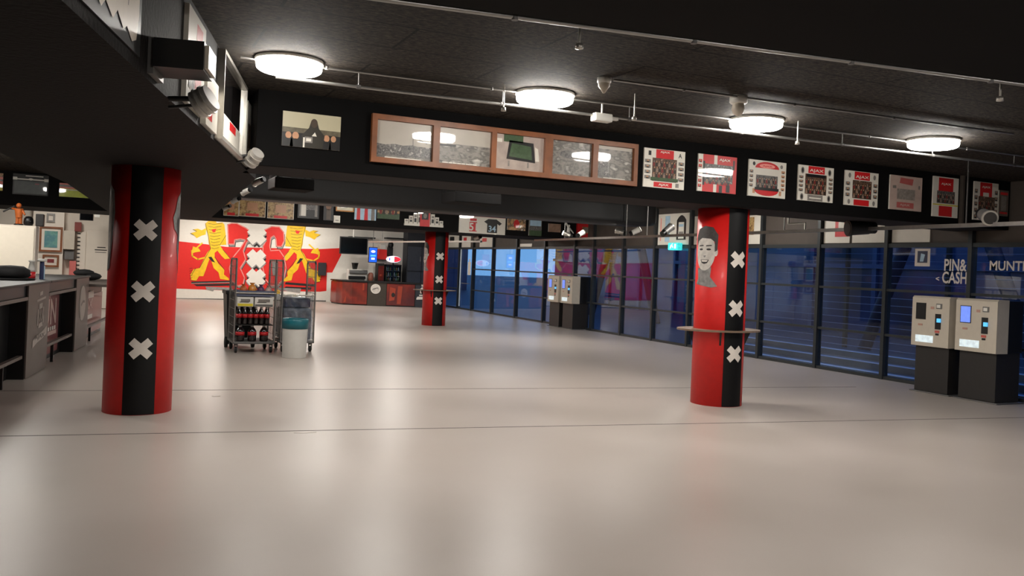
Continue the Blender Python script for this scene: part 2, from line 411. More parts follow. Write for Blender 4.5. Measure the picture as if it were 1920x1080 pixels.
r_.build('slat', M_rod, sc_)
for y in (4.0, 6.6, 9.2, 11.8, 14.4, 17.2): MB().box(15.22, 15.30, y-0.04, y+0.04, -0.15, 3.1).build('post', M_frame, sc_)
M_step = mat('pale_step_nosing', (170, 186, 215), 0.5)
stp = MB()
for k in range(3): stp.box(13.3+0.5*k, 15.1, 4, 17.4, -0.15, -0.02+0.12*k, M_out); stp.box(13.3+0.5*k, 13.48+0.5*k, 4, 17.4, -0.02+0.12*k, -0.012+0.12*k, M_step)
tag(stp.build('outdoor_steps', M_step), 'three low pale outdoor steps running along the foot of the glass wall', 'steps')
b2 = empty('building', (19, 64, -.15)); tag(b2, 'added dark blue building mass far down the street, masking the dusk sky', 'building')
MB().box(13.5, 24.5, 60, 72, -0.15, 7).build('facade', M_fac, b2); q = MB(); q.box(13.4, 24.6, 59.8, 60, 3.2, 3.5); q.box(13.3, 24.7, 59.8, 72.2, 7, 7.3); q.build('cornice', M_frame, b2)  # dark mass added to mask the sky left of its bright patch
# diagonal steel braces
for y, lb in ((26.5, 'dark blue inverted V of steel tubes outside, right of the distant cash machines'), (12.0, 'dark blue inverted V of steel tubes outside, seen through the right-hand panes')):
    MB_ = MB(); MB_.cyl((18.5, y, -0.15), (18.5, y+2.4, 5.5), 0.17, n=12); MB_.cyl((18.5, y+4.8, -0.15), (18.5, y+2.4, 5.5), 0.17, n=12)
    tag(MB_.build('steel_brace', mat('dark_steel', (26, 34, 58), 0.5)), lb, 'brace', 'steel braces outside the glass wall')

# ================================================================== CEILING LAMPS, SEEN AND ADDED
def ceiling_lamp(x, y, z, label=None, group='round ceiling lamps'):
    global LAMP0
    if LAMP0 is None:
        r = empty('ceiling_lamp', (0, 0, 0)); r['category'] = 'ceiling light'
        h = MB(); h.lathe([(0.0, 0), (0.275, 0), (0.28, -0.01), (0.28, -0.028), (0.268, -0.03)], n=40)
        h.build('housing', M_wplast, r, True)
        g = MB(); g.lathe([(0.266, -0.028), (0.268, -0.06), (0.262, -0.085), (0.24, -0.10), (0.15, -0.108), (0.0, -0.11)], n=40)
        g.build('diffuser', M_glow, r, True); LAMP0 = r
    else: r = dup(LAMP0)
    r.location = (x, y, z); r['label'] = label; r['group'] = group; return r
LAMP0 = None
names = ['round white ceiling lamp left of centre, the one closest to the black bulkhead', 'round white ceiling lamp above the long wooden picture frame', 'round white ceiling lamp just under the white motion sensor', 'round white ceiling lamp at far right above the last club posters']
for (px, py), nm in zip([(543, 112), (1022, 174), (1418, 223), (1750, 261)], names):
    p = atZ(px, py, CEIL); ceiling_lamp(p.x, p.y, CEIL, nm)
hid = 'round ceiling lamp out of sight, one of a set partly added to brighten the room'
for px in (440, 700, 945, 1160): p = atZ(px, 1150, -CEIL); ceiling_lamp(p.x, p.y, CEIL, hid, 'round ceiling lamps out of sight')
for px in (595, 730, 930, 1085): p = atZ(px, 905, -CEIL); ceiling_lamp(p.x, p.y, CEIL, hid, 'round ceiling lamps out of sight')
ceiling_lamp(11.0, 13.6, CEIL, hid, 'round ceiling lamps out of sight')
for x, y in ((-1.45, 16.8), (-1.7, 12.2), (-2.7, 17.4), (-1.5, 25.0), (2.8, 25.6), (6, 25.6), (9.5, 25.6), (3.2, 30.5), (6.4, 30.5), (9.6, 30.5), (3.4, 32.8), (6.8, 32.8)):  # pairs near the white cabinet and the mural are added to brighten them
    ceiling_lamp(x, y, CEIL, hid, 'round ceiling lamps out of sight')
for x in (1.6, 4.6, 7.6): ceiling_lamp(x, 1.6, 3.2, hid, 'round ceiling lamps out of sight')  # out-of-view row added to light the foreground floor

# ================================================================== PILLARS
def curved(mb, cx, cy, R, pts, m, a0, z0):
    """polygon pts (arc length s to the right, height z) bent onto a cylinder"""
    from mathutils.geometry import tessellate_polygon
    bm = bmesh.new(); V3 = [Vector((p[0], p[1], 0)) for p in pts]
    vs = [bm.verts.new(v) for v in V3]
    for t in tessellate_polygon([V3]):
        try: bm.faces.new([vs[i] for i in t])
        except ValueError: pass
    xs = [p[0] for p in pts]
    for _ in range(3 if max(xs)-min(xs) > 0.08 else 1):
        bmesh.ops.subdivide_edges(bm, edges=list(bm.edges), cuts=1, use_grid_fill=False)
        bmesh.ops.triangulate(bm, faces=list(bm.faces))
    for v in bm.verts:
        a = a0+v.co.x/R; v.co = Vector((cx+R*cos(a), cy+R*sin(a), z0+v.co.y))
    mb.frombm(bm, m)
P_l = mat('portrait_light', (196, 190, 182), 0.5, coat=0.3, var=0.2, scale=14); P_m = mat('portrait_mid', (126, 124, 122), 0.5, coat=0.3, var=0.35, scale=18)
P_d = mat('portrait_dark', (52, 48, 46), 0.5, coat=0.3, var=0.3, scale=30)
def ell(cx, cy, rx, ry, n=22, a0=0, a1=2*pi): return [(cx+rx*cos(a0+(a1-a0)*i/n), cy+ry*sin(a0+(a1-a0)*i/n)) for i in range(n)]
def pillar(cx, cy, R, zt, label, faces, table=None):
    p = empty('round_pillar', (cx, cy, 0)); tag(p, label, 'pillar')
    MB().lathe([(0, 0), (R, 0), (R, zt), (0, zt)], (cx, cy, 0), 64).build('shaft', M_red, p)
    for a in (-90, 90):
        s = MB(); hw = R*radians(26.5); n = 12; vs = []
        for i in range(n+1):
            t = radians(a)+(-hw+2*hw*i/n)/R
            for z in (0.004, zt-0.002): vs.append((cx+(R+0.002)*cos(t), cy+(R+0.002)*sin(t), z))
        s.add(vs, [(2*i, 2*i+2, 2*i+3, 2*i+1) for i in range(n)], None, True)
        s.build('black_stripe', M_blk, p)
        for zc in (1.93, 1.29, 0.695):
            c = MB(); curved(c, cx, cy, R+0.005, cross_pts(0, 0, 0.245, 0.215, 0.082), M_offw, radians(a), zc)
            c.build('cross', M_offw, p)
    for ang, zc, kind in faces:
        f = MB(); A = radians(ang); Rr = R+0.004
        S = 0.30
        if kind == 0:   # smiling man, three-quarter face with short hair, neck fading into the red
            curved(f, cx, cy, Rr, [(-.13,-.22),(-.11,-.36),(-.16,-.43),(.12,-.47),(.20,-.45),(.10,-.33),(.11,-.2)], P_m, A, zc)
            curved(f, cx, cy, Rr+.001, ell(0, 0, .16, .25), P_l, A, zc)
            curved(f, cx, cy, Rr+.0015, ell(.165, 0, .028, .06, 12), P_l, A, zc)
            curved(f, cx, cy, Rr+.002, [(-.17,.05),(-.18,.2),(-.12,.30),(0,.34),(.12,.32),(.19,.22),(.185,.02),(.15,.0),(.145,.13),(.09,.17),(-.05,.18),(-.13,.14)], P_d, A, zc)
            for ex in (-.065, .065):
                curved(f, cx, cy, Rr+.0025, ell(ex, .03, .036, .014, 12), P_d, A, zc)
                curved(f, cx, cy, Rr+.0025, [(ex-.045,.068),(ex+.045,.075),(ex+.04,.09),(ex-.04,.085)], P_d, A, zc)
            curved(f, cx, cy, Rr+.0025, [(-.02,-.05),(.03,-.05),(.01,-.075),(-.01,-.075)], P_m, A, zc)
            curved(f, cx, cy, Rr+.0025, [(-.07,-.105),(.075,-.105),(.05,-.15),(.0,-.165),(-.045,-.15)], P_d, A, zc)
            curved(f, cx, cy, Rr+.003, [(-.055,-.112),(.06,-.112),(.04,-.133),(-.035,-.133)], M_offw, A, zc)
        else:           # ragged grey head seen from the side
            curved(f, cx, cy, Rr, [(-.16,.30),(-.20,.16),(-.24,.08),(-.21,-.04),(-.13,-.1),(-.14,-.24),(-.06,-.44),(.02,-.52),(.12,-.48),(.16,-.2),(.2,.1),(.17,.33),(.05,.42),(-.05,.38)], P_m, A, zc)
            curved(f, cx, cy, Rr+.001, [(-.16,.06),(-.15,-.05),(-.10,-.22),(-.04,-.3),(.03,-.1),(.0,.08),(-.06,.13)], P_d, A, zc)
            curved(f, cx, cy, Rr+.001, [(-.06,.30),(.08,.35),(.15,.2),(.13,-.3),(.05,-.4),(.05,-.1),(.02,.14)], P_l, A, zc)
        f.build('portrait', P_m, p)
    if table:
        tz, r_in, r_out = table
        t = MB(); n = 40; vs = []; fs = []
        for z in (tz-0.022, tz):
            for i in range(n):
                a = 2*pi*i/n; vs += [(cx+r_in*cos(a), cy+r_in*sin(a), z), (cx+r_out*cos(a), cy+r_out*.66*sin(a), z)]
        for i in range(n):
            j = (i+1) % n; a, b, c, d = 2*i, 2*j, 2*i+2*n, 2*j+2*n
            fs += [(a, b, b+1, a+1), (c, c+1, d+1, d), (a+1, b+1, d+1, c+1), (a, c, d, b)]
        t.add(vs, fs); t.build('table_ring', mat('grey_brown_tabletop', (120, 100, 84), 0.4), p)
        for k in range(4):
            a = radians(-125+90*k); q = Vector((cos(a), sin(a), 0)); c0 = Vector((cx, cy, 0))
            b = MB(); s1 = c0+q*(R+0.003); s2 = c0+q*(R+0.07); w = Vector((-q.y, q.x, 0))*0.012
            b.prism([s1-w+Vector((0,0,tz-.2)), s1-w+Vector((0,0,tz-.023)), s2-w+Vector((0,0,tz-.023)), s2-w+Vector((0,0,tz-.04))], w*2)
            b.build('bracket', M_blackpl, p)
pillar(0.32, 10.0, 0.345, BOT, 'red round pillar with black stripe and white crosses, nearest the bar', [(0, 2.0, 1), (180, 2.0, 1)])
pillar(7.42, 9.17, 0.337, BOT, 'red round pillar with a grey smiling portrait and narrow table ring, under the poster beam', [(190, 2.02, 0), (8, 2.0, 1)], (1.0, 0.34, 0.62))
pillar(8.26, 22.58, 0.33, BOT, 'distant red round pillar with crosses and table ring beside the far counter', [(180, 1.98, 0), (0, 1.98, 1)], (0.99, 0.333, 0.62))
X_, Y_, Z_ = Vector((1,0,0)), Vector((0,1,0)), Vector((0,0,1))
# ================================================================== CEILING SERVICES
def conduit(name, a, b, r, label, step=2.1, drop=0.0, kind='clip', group=None):
    a, b = Vector(a), Vector(b)
    t = empty(name, a); tag(t, label, 'pipe', group)
    MB().cyl(a, b, r, n=10).build('pipe', M_steel, t)
    L = (b-a).length; k = 0.7
    while k < L:
        p = a+(b-a)*(k/L); c = MB(); c.cyl(p-Vector((0,0,r+.004)), p+Vector((0,0,drop+.001)), r*1.35, n=10) if kind == 'clip' else None
        if kind != 'clip':
            c.cyl(p+Vector((0,0,r)), p+Vector((0,0,drop)), 0.006, n=8); c.lathe([(r*1.4,-.02),(r*1.4,.02)], p, 10, ax='X')
        c.build('clip' if kind == 'clip' else 'hanger', M_steeld, t); k += step
    return t
a = atZ(480, 140, 3.22); b = atZ(1900, 309.5, 3.22); d = (b-a)/(b.x-a.x)
conduit('conduit_pipe', a+d*(1.2-a.x), a+d*(12.4-a.x), 0.014, 'thin galvanised pipe hung just below the row of round lamps', 1.35, CEIL-3.22, 'hang')
a = atZ(610, 127, 3.33); b = atZ(1900, 290, 3.33); d = (b-a)/(b.x-a.x)
conduit('conduit_pipe', a+d*(0.9-a.x), a+d*(12.4-a.x), 0.011, 'thin pipe on the ceiling linking the round lamps through their centres', 1.5, 0.012)
conduit('conduit_pipe', atZ(1150, 150, 3.33), atZ(1900, 251, 3.33), 0.011, 'thin ceiling pipe running right from the smoke detector past the motion sensor', 1.2, 0.012)
na = NE0+(NE1-NE0)*0.30; nb = NE0+(NE1-NE0)*0.995
off = Vector((0, 0.03, 0))
conduit('conduit_pipe', (na.x, na.y+.03, 3.2), (nb.x, nb.y+.03, 3.2), 0.016, 'bright pipe along the edge of the smooth black soffit at the top right', 1.2, 0.1)
for i, (px, py) in enumerate([(1102, 55), (1900, 160)]):
    p = atZ(px, py, 3.2); p.y += .1
    s = MB(); s.cyl((p.x, p.y, 3.13), (p.x, p.y, CEIL-.001), .008, n=10); s.lathe([(.0,3.095),(.026,3.1),(.024,3.13),(.0,3.14)], (p.x, p.y, 0), 12)
    tag(s.build('sprinkler_head', M_alu), ['small sprinkler head below the soffit pipe at the top centre', 'small sprinkler head below the soffit pipe at the far right edge'][i], 'sprinkler', 'sprinkler heads by the soffit')
for i, (px, py) in enumerate([(944, 205), (1495, 268), (1189, 222)]):
    p = atZ(px, py, 3.12)
    s = MB(); s.cyl((p.x, p.y, 3.13), (p.x, p.y, CEIL-.001), .006, n=10); s.lathe([(.0,3.10),(.024,3.105),(.02,3.135),(.0,3.14)], (p.x, p.y, 0), 12)
    tag(s.build('sprinkler_head', M_alu), ['small sprinkler head hanging above the middle of the wooden picture frame', 'small sprinkler head above the gap between the third and fourth club posters', 'small sprinkler head right of the white junction box'][i], 'sprinkler', 'sprinkler heads by the poster beam')
p = atZ(1133, 150, CEIL-.02); s = empty('smoke_detector', (p.x, p.y, CEIL)); tag(s, 'white smoke detector cone on the black ceiling right of the second round lamp', 'smoke detector')
MB().lathe([(0,0),(.06,-.001),(.06,-.04),(.05,-.05)], (p.x, p.y, CEIL), 24).build('base', M_wplast, s)
MB().lathe([(.05,-.05),(.05,-.075),(.03,-.1),(.012,-.13),(0,-.135)], (p.x, p.y, CEIL), 24).build('sensor_head', M_cream, s)
p = atZ(1385, 180, CEIL-.0); s = empty('motion_sensor', (p.x, p.y, CEIL)); tag(s, 'large white ceiling motion sensor directly above and left of the third round lamp', 'motion sensor')
MB().lathe([(0,-.001),(.08,-.001),(.08,-.06),(.07,-.07),(0,-.07)], (p.x, p.y, CEIL), 24).build('base', M_wplast, s)
MB().lathe([(.05,-.07),(.06,-.12),(.045,-.16),(.02,-.18),(0,-.182)], (p.x, p.y, CEIL), 24).build('lens', M_cream, s)
p = atZ(1128, 221, 3.2); s = MB(); s.bevbox(p.x-.1, p.x+.1, p.y-.05, p.y+.05, 3.16, 3.24, .012); s.box(p.x+.1, p.x+.18, p.y-.02, p.y+.02, 3.19, 3.22)
s.cyl((p.x, p.y, 3.24), (p.x, p.y, CEIL-.001), .01, n=8)
tag(s.build('junction_box', M_wplast), 'small white junction box on the pipe right of the second round lamp', 'junction box')

# air duct and hanging boxes between the two beams
du = empty('air_duct', (7, 16.8, 2.78)); tag(du, 'long black air duct with a rounded end hanging behind the poster beam', 'duct')
q = MB(); pr = [(0,0),(0,.56),(.82,.56),(.82,0)]
prof = []
for (cx_, cy_, a0) in ((.12,.12,pi),(.7,.12,1.5*pi),(.7,.44,0),(.12,.44,.5*pi)):
    for i in range(7): t_ = a0+(pi/2)*i/6; prof.append((cx_+.12*cos(t_), cy_+.12*sin(t_)))
secs = [(1.98,1,0),(11.0,1,0),(11.22,.97,.01),(11.35,.88,.03),(11.42,.72,.08)]
vs = []; n = len(prof)
for (x, sc, _) in secs:
    for (yy, zz) in prof: vs.append((x, 16.4+.41+(yy-.41)*sc, 2.78+.28+(zz-.28)*sc))
fs = [(j*n+i, j*n+(i+1) % n, (j+1)*n+(i+1) % n, (j+1)*n+i) for j in range(len(secs)-1) for i in range(n)]+[tuple(range(n)), tuple(range((len(secs)-1)*n, len(secs)*n))]
q.add(vs, fs, None, False).build('duct_body', mat('matt_black_duct', (30, 30, 30), 0.5, var=.1), du)
for x in (2.5, 6.0, 9.5): MB().cyl((x, 16.8, 3.338), (x, 16.8, CEIL-.001), .012, n=8).build('hanger', M_steeld, du)
for i, (x0, x1) in enumerate([(2.0, 2.55), (4.65, 5.42)]):
    u = MB(); u.bevbox(x0, x1, 12.0, 12.6, 2.66, 2.82, .015); u.box(x0+.02, x0+.05, 12.02, 12.05, 2.82, CEIL-.001); u.box(x1-.05, x1-.02, 12.02, 12.05, 2.82, CEIL-.001); u.box(x0+.02, x0+.05, 12.55, 12.58, 2.82, CEIL-.001); u.box(x1-.05, x1-.02, 12.55, 12.58, 2.82, CEIL-.001)
    tag(u.build('hanging_box', M_darkened), ['dark flat box hung behind the poster beam at its left end, near the bulkhead corner', 'dark flat box hung behind the poster beam below the middle of the wooden frame'][i], 'box', 'boxes hung behind the beam')

# lighting tracks and spotlights
def track(name, a, b, label):
    a, b = Vector(a), Vector(b); t = empty(name, a); tag(t, label, 'lighting track')
    d = (b-a).normalized(); n = Vector((-d.y, d.x, 0)); q = MB()
    q.prism([a-n*.032, b-n*.032, b+n*.032, a+n*.032], (0,0,.05)); q.build('rail', M_steel, t); return t, d
tA, dA = track('lighting_track', (9.85, 5.0, 2.47), (10.75, 21.4, 2.47), 'long grey lighting track hung parallel to the glass wall, passing behind the right pillar')
def onA(y, z=2.47): f_ = (y-5.0)/16.4; return Vector((9.85+.9*f_, y, z))
for y in (16.3, 15.4, 11.0, 8.0, 19.5):
    y = 7.5 if y == 8.0 else y; p = onA(y); MB().cyl((p.x, p.y, 2.521), (p.x, p.y, (3.199 if p.y < 4 else CEIL-.001)), .012, n=8).build('hanger_rod', M_steel if y > 8 else M_dk, tA)
p = onA(10.5); MB().tube([(p.x, p.y, 2.521), (p.x, p.y, 2.62), (p.x-.02, p.y+.36, 2.62), (p.x-.02, p.y+.36, CEIL-.001)], .016).build('feed_pipe', M_alu, tA)
tB, dB = track('lighting_track', (8.55, 30.6, 2.4), (9.75, 22.9, 2.4), 'short grey lighting track hung in front of the far counter, left of the distant pillar')
for y, x in ((29.5, 8.72), (25.0, 9.42)): MB().cyl((x, y, 2.451), (x, y, CEIL-.001), .012, n=8).build('hanger_rod', M_steel, tB)
def spotlight(loc, aim, s, label, group, body=None, lit=True, arm=None):
    """can spotlight: body, ring, lens, bracket arm, driver box"""
    loc = Vector(loc); aim = Vector(aim).normalized(); r = empty('spotlight', loc); tag(r, label, 'spotlight', group)
    body = body or M_steel
    c0 = loc-aim*.10*s; c1 = loc+aim*.07*s
    MB().cyl(c0, c1, .055*s, .062*s, 18).build('body', body, r)
    q = MB(); q.cyl(c1, c1+aim*.02*s, .07*s, .07*s, 18, caps=True); q.build('ring', M_alu if body is not M_blackpl else M_blackpl, r)
    q = MB(); q.cyl(c1+aim*.0205*s, c1+aim*.024*s, .055*s, n=18); q.build('lens', M_spotw if lit else M_dk, r)
    q = MB()
    for k in range(4): q.cyl(c0-aim*(.004+.016*k)*s, c0-aim*(.012+.016*k)*s, .05*s, n=14)
    q.build('heat_sink', M_blackpl, r)
    arm = Vector(arm) if arm else loc+Vector((0,0,-.1))
    q = MB(); q.tube([loc, (loc+arm)/2+Vector((0,0,.01)), arm], .012*s+.004); q.build('bracket', M_blackpl, r)
    return r
for (y, dx, col, aim, s, nm) in [(19.4, .0, M_alu, (-1,.3,.35), .9, 'grey spotlight on the long track near its far end, aimed left'),
        (18.6, .03, M_wplast, (1,.3,.5), .9, 'white spotlight on the long track just right of the farthest grey one'),
        (16.6, .0, M_alu, (-.8,.8,.3), .9, 'grey spotlight on the long track below the end of the air duct'),
        (15.9, .03, M_wplast, (.8,-.4,.5), .9, 'white spotlight on the long track right of the hanger rods'),
        (14.6, .02, M_steeld, (.9,.2,.6), 1.1, 'dull grey spotlight in front of the tall white poster left of the pillar')]:
    p = onA(y, 2.63); spotlight(p+Vector((dx,0,0)), aim, s*1.15, nm, 'spotlights on the long track', col, True, onA(y, 2.523))
p = onA(9.25, 2.50); p.x -= .12; spotlight(p, (-.75, .25, -.05), 1.7, 'big black spotlight lying along the track right of the pillar with a grey round front', 'spotlights on the long track', M_blackpl, False, onA(9.25, 2.50))
p = onA(7.2, 2.60); spotlight(p, (-.6, -.8, -.25), 1.4, 'round grey grilled spotlight on the track at the far right edge, facing the viewer', 'spotlights on the long track', M_steeld, False, onA(7.2, 2.523))
for (f_, nm) in ((.62, 'small white spotlight on the short far track above the coffee counter'), (.97, 'small white spotlight at the near end of the short far track')):
    p = Vector((8.55, 30.6, 2.53))+Vector((1.2, -7.7, 0))*f_; spotlight(p, (-.3, .8, -.2), 1.0, nm, 'spotlights on the short far track', M_wplast, True, p-Vector((0,0,.079)))

# ================================================================== PICTURES ON THE POSTER BEAM
YB = 8.66
M_c1 = mat('shirt_dull_red',(128,44,42),.4,coat=1.0); M_c2 = mat('shirt_dark',(52,44,40),.4,coat=1.0); M_c3 = mat('shirt_pale',(150,128,112),.4,coat=1.0); team1 = [M_c1, M_c2, M_c3, M_c2]; M_ph1 = ramp_mat('team_photo_brown', [(30,24,20),(110,84,66),(60,46,38),(170,140,120)], 22)
M_ph2 = ramp_mat('team_photo_grey', [(36,36,38),(120,116,112),(60,58,58),(176,170,164)], 26)
M_ph3 = ramp_mat('sepia_aerial', [(60,56,52),(140,134,126),(90,86,80),(196,190,180)], 7, stretch=(1,1,2))
def wall_art(x0, x1, z0, z1, th=0.02, y=YB, name='club_poster'):
    A = Art((x0, y-0.0005, z0), X_, Z_); A.name = name; A.board(0, 0, x1-x0, z1-z0, th, M_white); A.w = x1-x0; A.h = z1-z0; return A
def thumbs(A, side, n, v0, v1, w=.085, ins=.012, m=None):
    for i in range(n):
        v = v0+(v1-v0)*i/n; hh = (v1-v0)/n*.62; u0 = ins if side == 'l' else A.w-ins-w
        A.rect(u0, v, u0+w, v+hh, m or M_greyp); A.disc(u0+w*.5, v+hh*.6, w*.2, hh*.25, M_skinp, 2, 8); A.rect(u0+w*.28, v, u0+w*.72, v+hh*.38, M_blkp, 2)
def fin(A, label, cat='poster', group=None):
    return tag(A.build(A.name, M_white), label, cat, group)
G1 = 'club posters on the poster beam'
# photo with referee / crowd at the left end
A = wall_art(1.49, 2.07, 2.815, 3.16, name='photograph'); A.rect(0,0,A.w,A.h,M_blkp)
A.rect(0,.17,A.w,A.h,mat('photo_pale_sky',(186,178,150),.4,coat=1.0,var=.05,scale=3),2); A.rect(0,.14,A.w,.19,mat('photo_stand',(96,88,70),.4,coat=1.0,var=.3,scale=30),3)
for (u,s_) in ((.06,1),(.13,1.1),(.44,1),(.51,.9),(.36,.8)):
    A.disc(u,.11,.03*s_,.035*s_,M_skinp,4,12); A.poly([(u-.05*s_,0.0),(u+.05*s_,0.0),(u+.04*s_,.08),(u-.04*s_,.08)],M_blkp,4)
A.poly([(.2,0),(.4,0),(.42,.13),(.36,.2),(.34,.27),(.28,.27),(.26,.2),(.19,.12)],mat('dark_suit_print',(46,42,34),.4,coat=1.0),5); A.disc(.31,.25,.035,.045,mat('dark_face_print',(70,56,44),.4,coat=1.0),6,14)
A.poly([(.29,.12),(.34,.12),(.32,.16)],M_white,6); A.rect(.22,.05,.30,.11,M_greyp,6); A.rect(.235,.065,.285,.095,M_white,7); A.rect(.205,0,.222,.1,M_white,7)
fin(A, 'black and white photograph of a suited person, left of the long wooden frame', 'photograph')
# long wooden frame with five stadium photographs
fx0, fx1, fz0, fz1 = 2.39, 5.65, 2.735, 3.235
fr = empty('framed_panorama', (fx0, YB, fz0)); tag(fr, 'long orange-brown wooden frame holding five old stadium photographs side by side on the black beam', 'picture frame')
w = MB(); cells = [(2.445,3.06),(3.135,3.74),(3.80,4.40),(4.50,5.03),(5.10,5.595)]
y0, y1 = YB-.06, YB-.001
w.box(fx0, fx1, y0, y1, fz0, fz0+.055); w.box(fx0, fx1, y0, y1, fz1-.055, fz1)
edges = [fx0]+[c for cc in cells for c in cc]+[fx1]
for a_, b_ in zip(edges[0::2], edges[1::2]): w.box(a_, b_, y0, y1, fz0+.055, fz1-.055)
w.box(fx0+.01, fx1-.01, YB-.012, YB-.001, fz0+.01, fz1-.01)
w.build('frame', M_wood, fr)
M_sky = mat('photo_grey_sky',(176,168,156),.4,coat=1.0,var=.03)
for i, (c0, c1) in enumerate(cells):
    A = Art((c0, YB-.0125, fz0+.055), X_, Z_); W_ = c1-c0; H_ = fz1-fz0-.11
    A.board(0,0,W_,H_,.004,M_sky)
    if i == 0:
        A.poly([(0,.03),(W_,.03),(W_,.15),(.45,.15),(.4,.16),(.3,.145),(.2,.155),(.1,.14),(0,.15)],M_ph2); A.rect(0,0,W_,.03,M_ph3); A.rect(.1,.005,.5,.015,M_white,2)
        A.poly([(.4,.15),(.405,.15),(.405,.26),(.4,.26)],M_blkp,2); A.poly([(.4,.26),(.56,.19),(.56,.185),(.4,.255)],M_blkp,2)
    elif i == 1:
        A.rect(0,0,W_,.22,M_ph3)
        for k in range(6): A.poly([(.12+.05*k,0),(.128+.05*k,0),(.06+.05*k,.2),(.055+.05*k,.2)],M_greyp,2)
        A.rect(.05,.01,.45,.02,M_white,2); A.rect(0,.19,.2,.21,M_blkp,2)
    elif i == 2:
        A.rect(0,0,W_,H_,mat('photo_pinkish_roofs',(176,160,150),.4,coat=1.0,var=.15,scale=10)); A.poly([(.17,.15),(.46,.13),(.44,.28),(.2,.3)],M_greenp,3); A.poly([(.14,.12),(.5,.1),(.47,.32),(.17,.33)],M_blkp,2)
        A.rect(.1,.31,.34,H_,M_greenp,2); A.poly([(.5,.12),(.55,.12),(.53,.26),(.49,.28)],M_white,3); A.rect(.02,.3,.08,.34,M_white,2); A.rect(.16,.04,.18,.1,M_greyp,2); A.rect(.4,.04,.42,.1,M_greyp,2)
    elif i == 3:
        A.rect(0,0,W_,H_,M_ph3); A.disc(.22,.24,.14,.07,M_greyp,2); A.disc(.22,.24,.11,.045,M_ph2,3)
        for k in range(4): A.poly([(.05+.1*k,.02),(.06+.1*k,.02),(.12+.1*k,.16),(.11+.1*k,.16)],M_greyp,2)
    else:
        A.rect(0,0,W_,H_*.9,M_ph3); A.poly([(.02,.02),(.2,.03),(.16,.22),(.05,.25)],M_ph2,2); A.rect(.1,.01,.4,.018,M_white,2)
    A.build('photograph', M_sky, fr)
xs = [(5.76,6.36),(6.565,7.165),(7.365,7.985),(8.20,8.825),(9.04,9.665),(9.90,10.54)]
# 1
A = wall_art(*xs[0],2.745,3.215); A.rect(.17,.36,.43,.465,M_redp); A.text('AJAX',.23,.42,.37,.45,M_white); A.rect(.12,.08,.48,.36,M_ph1); A.crowd(.13,.12,.47,.33,3,9,team1); A.rect(.1,.085,.5,.125,M_greenp,6); A.text('A',.5,.385,.55,.44,M_blkp); A.rect(.06,.385,.1,.44,M_blkp)
A.rect(.15,.01,.42,.07,M_redp); A.text('AJAX',.22,.02,.37,.055,M_white); A.rect(.47,.02,.52,.07,M_greyp); thumbs(A,'l',4,.1,.36); thumbs(A,'r',4,.1,.36)
fin(A,'club poster with green strip under a team photo, right beside the wooden frame',group=G1)
# 2
A = wall_art(*xs[1],2.755,3.22); A.rect(.07,0,A.w,A.h,M_redp); A.rect(.10,.12,.54,.35,M_ph2,2); A.rect(.24,.35,.29,A.h,M_white,2); A.rect(.24,0,.29,.1,M_white,2); A.text('AJAX',.32,.39,.50,.43,M_white); A.rect(.07,.08,.1,.38,M_blkp,2); A.crowd(.12,.1,.5,.28,3,8,team1,3); A.rect(.33,0,.38,.09,M_blkp,2); A.rect(.44,.01,.5,.1,M_blkp,2); A.rect(.54,.3,.565,.42,M_blkp,2)
thumbs(A,'l',6,.05,.42,.05,.005,M_redp); fin(A,'mostly red club poster with white left edge, second from the wooden frame',group=G1)
# 3
A = wall_art(*xs[2],2.755,3.225); A.disc(.3,.37,.2,.085,M_redp); A.rect(.1,.26,.5,.37,M_white,2); A.disc(.3,.4,.13,.03,M_mpink,2); A.text('AJAX',.22,.385,.38,.41,M_redp,3); A.rect(.12,.1,.48,.28,M_ph2,3); A.crowd(.13,.11,.47,.25,2,9,team1,4)
A.disc(.3,.085,.2,.07,M_redp); A.rect(.1,.085,.5,.12,M_blkp,6); A.disc(.08,.42,.022,.025,M_blkp); A.disc(.54,.41,.022,.025,M_greyp); A.rect(.07,.04,.11,.1,M_skinp); A.rect(.51,.03,.55,.09,M_skinp); thumbs(A,'l',4,.12,.36,.06); thumbs(A,'r',5,.1,.38,.06,.02,M_skinp)
fin(A,'white club poster with rounded red shapes above and below, over the right pillar',group=G1)
# 4
A = wall_art(*xs[3],2.76,3.23); A.rect(.17,.37,.46,A.h-.005,M_redp); A.text('AJAX',.19,.38,.44,.43,M_white); A.rect(.12,.09,.5,.36,M_ph1); A.crowd(.13,.1,.49,.3,3,10,team1); A.rect(.14,.32,.48,.36,M_blkp,3); A.rect(.17,.005,.44,.085,M_greyp); A.rect(.2,.035,.41,.05,M_white,2)
for u,v in ((.07,.4),(.55,.4),(.07,.05),(.55,.05)): A.disc(u,v,.03,.045,M_greyp,1,12); A.disc(u,v,.015,.03,M_blkp,2,10)
thumbs(A,'l',4,.12,.35,.075); thumbs(A,'r',4,.12,.35,.075); fin(A,'white club poster with a grey bottom panel and four corner medallions, fourth of the posters',group=G1)
# 5
A = wall_art(*xs[4],2.755,3.23); A.rect(.17,.36,.46,A.h-.005,M_redp); A.text('AJAX',.19,.37,.44,.42,M_white); A.rect(.14,.1,.5,.35,M_ph1); A.crowd(.15,.11,.49,.3,3,8,team1); A.rect(.17,.005,.46,.085,M_redp)
for u,v in ((.08,.41),(.55,.41),(.08,.05),(.55,.05)): A.disc(u,v,.025,.035,M_greyp,1,12)
thumbs(A,'l',3,.12,.35,.08); thumbs(A,'r',3,.12,.35,.08); fin(A,'white club poster with red panels above and below, fifth from the wooden frame',group=G1)
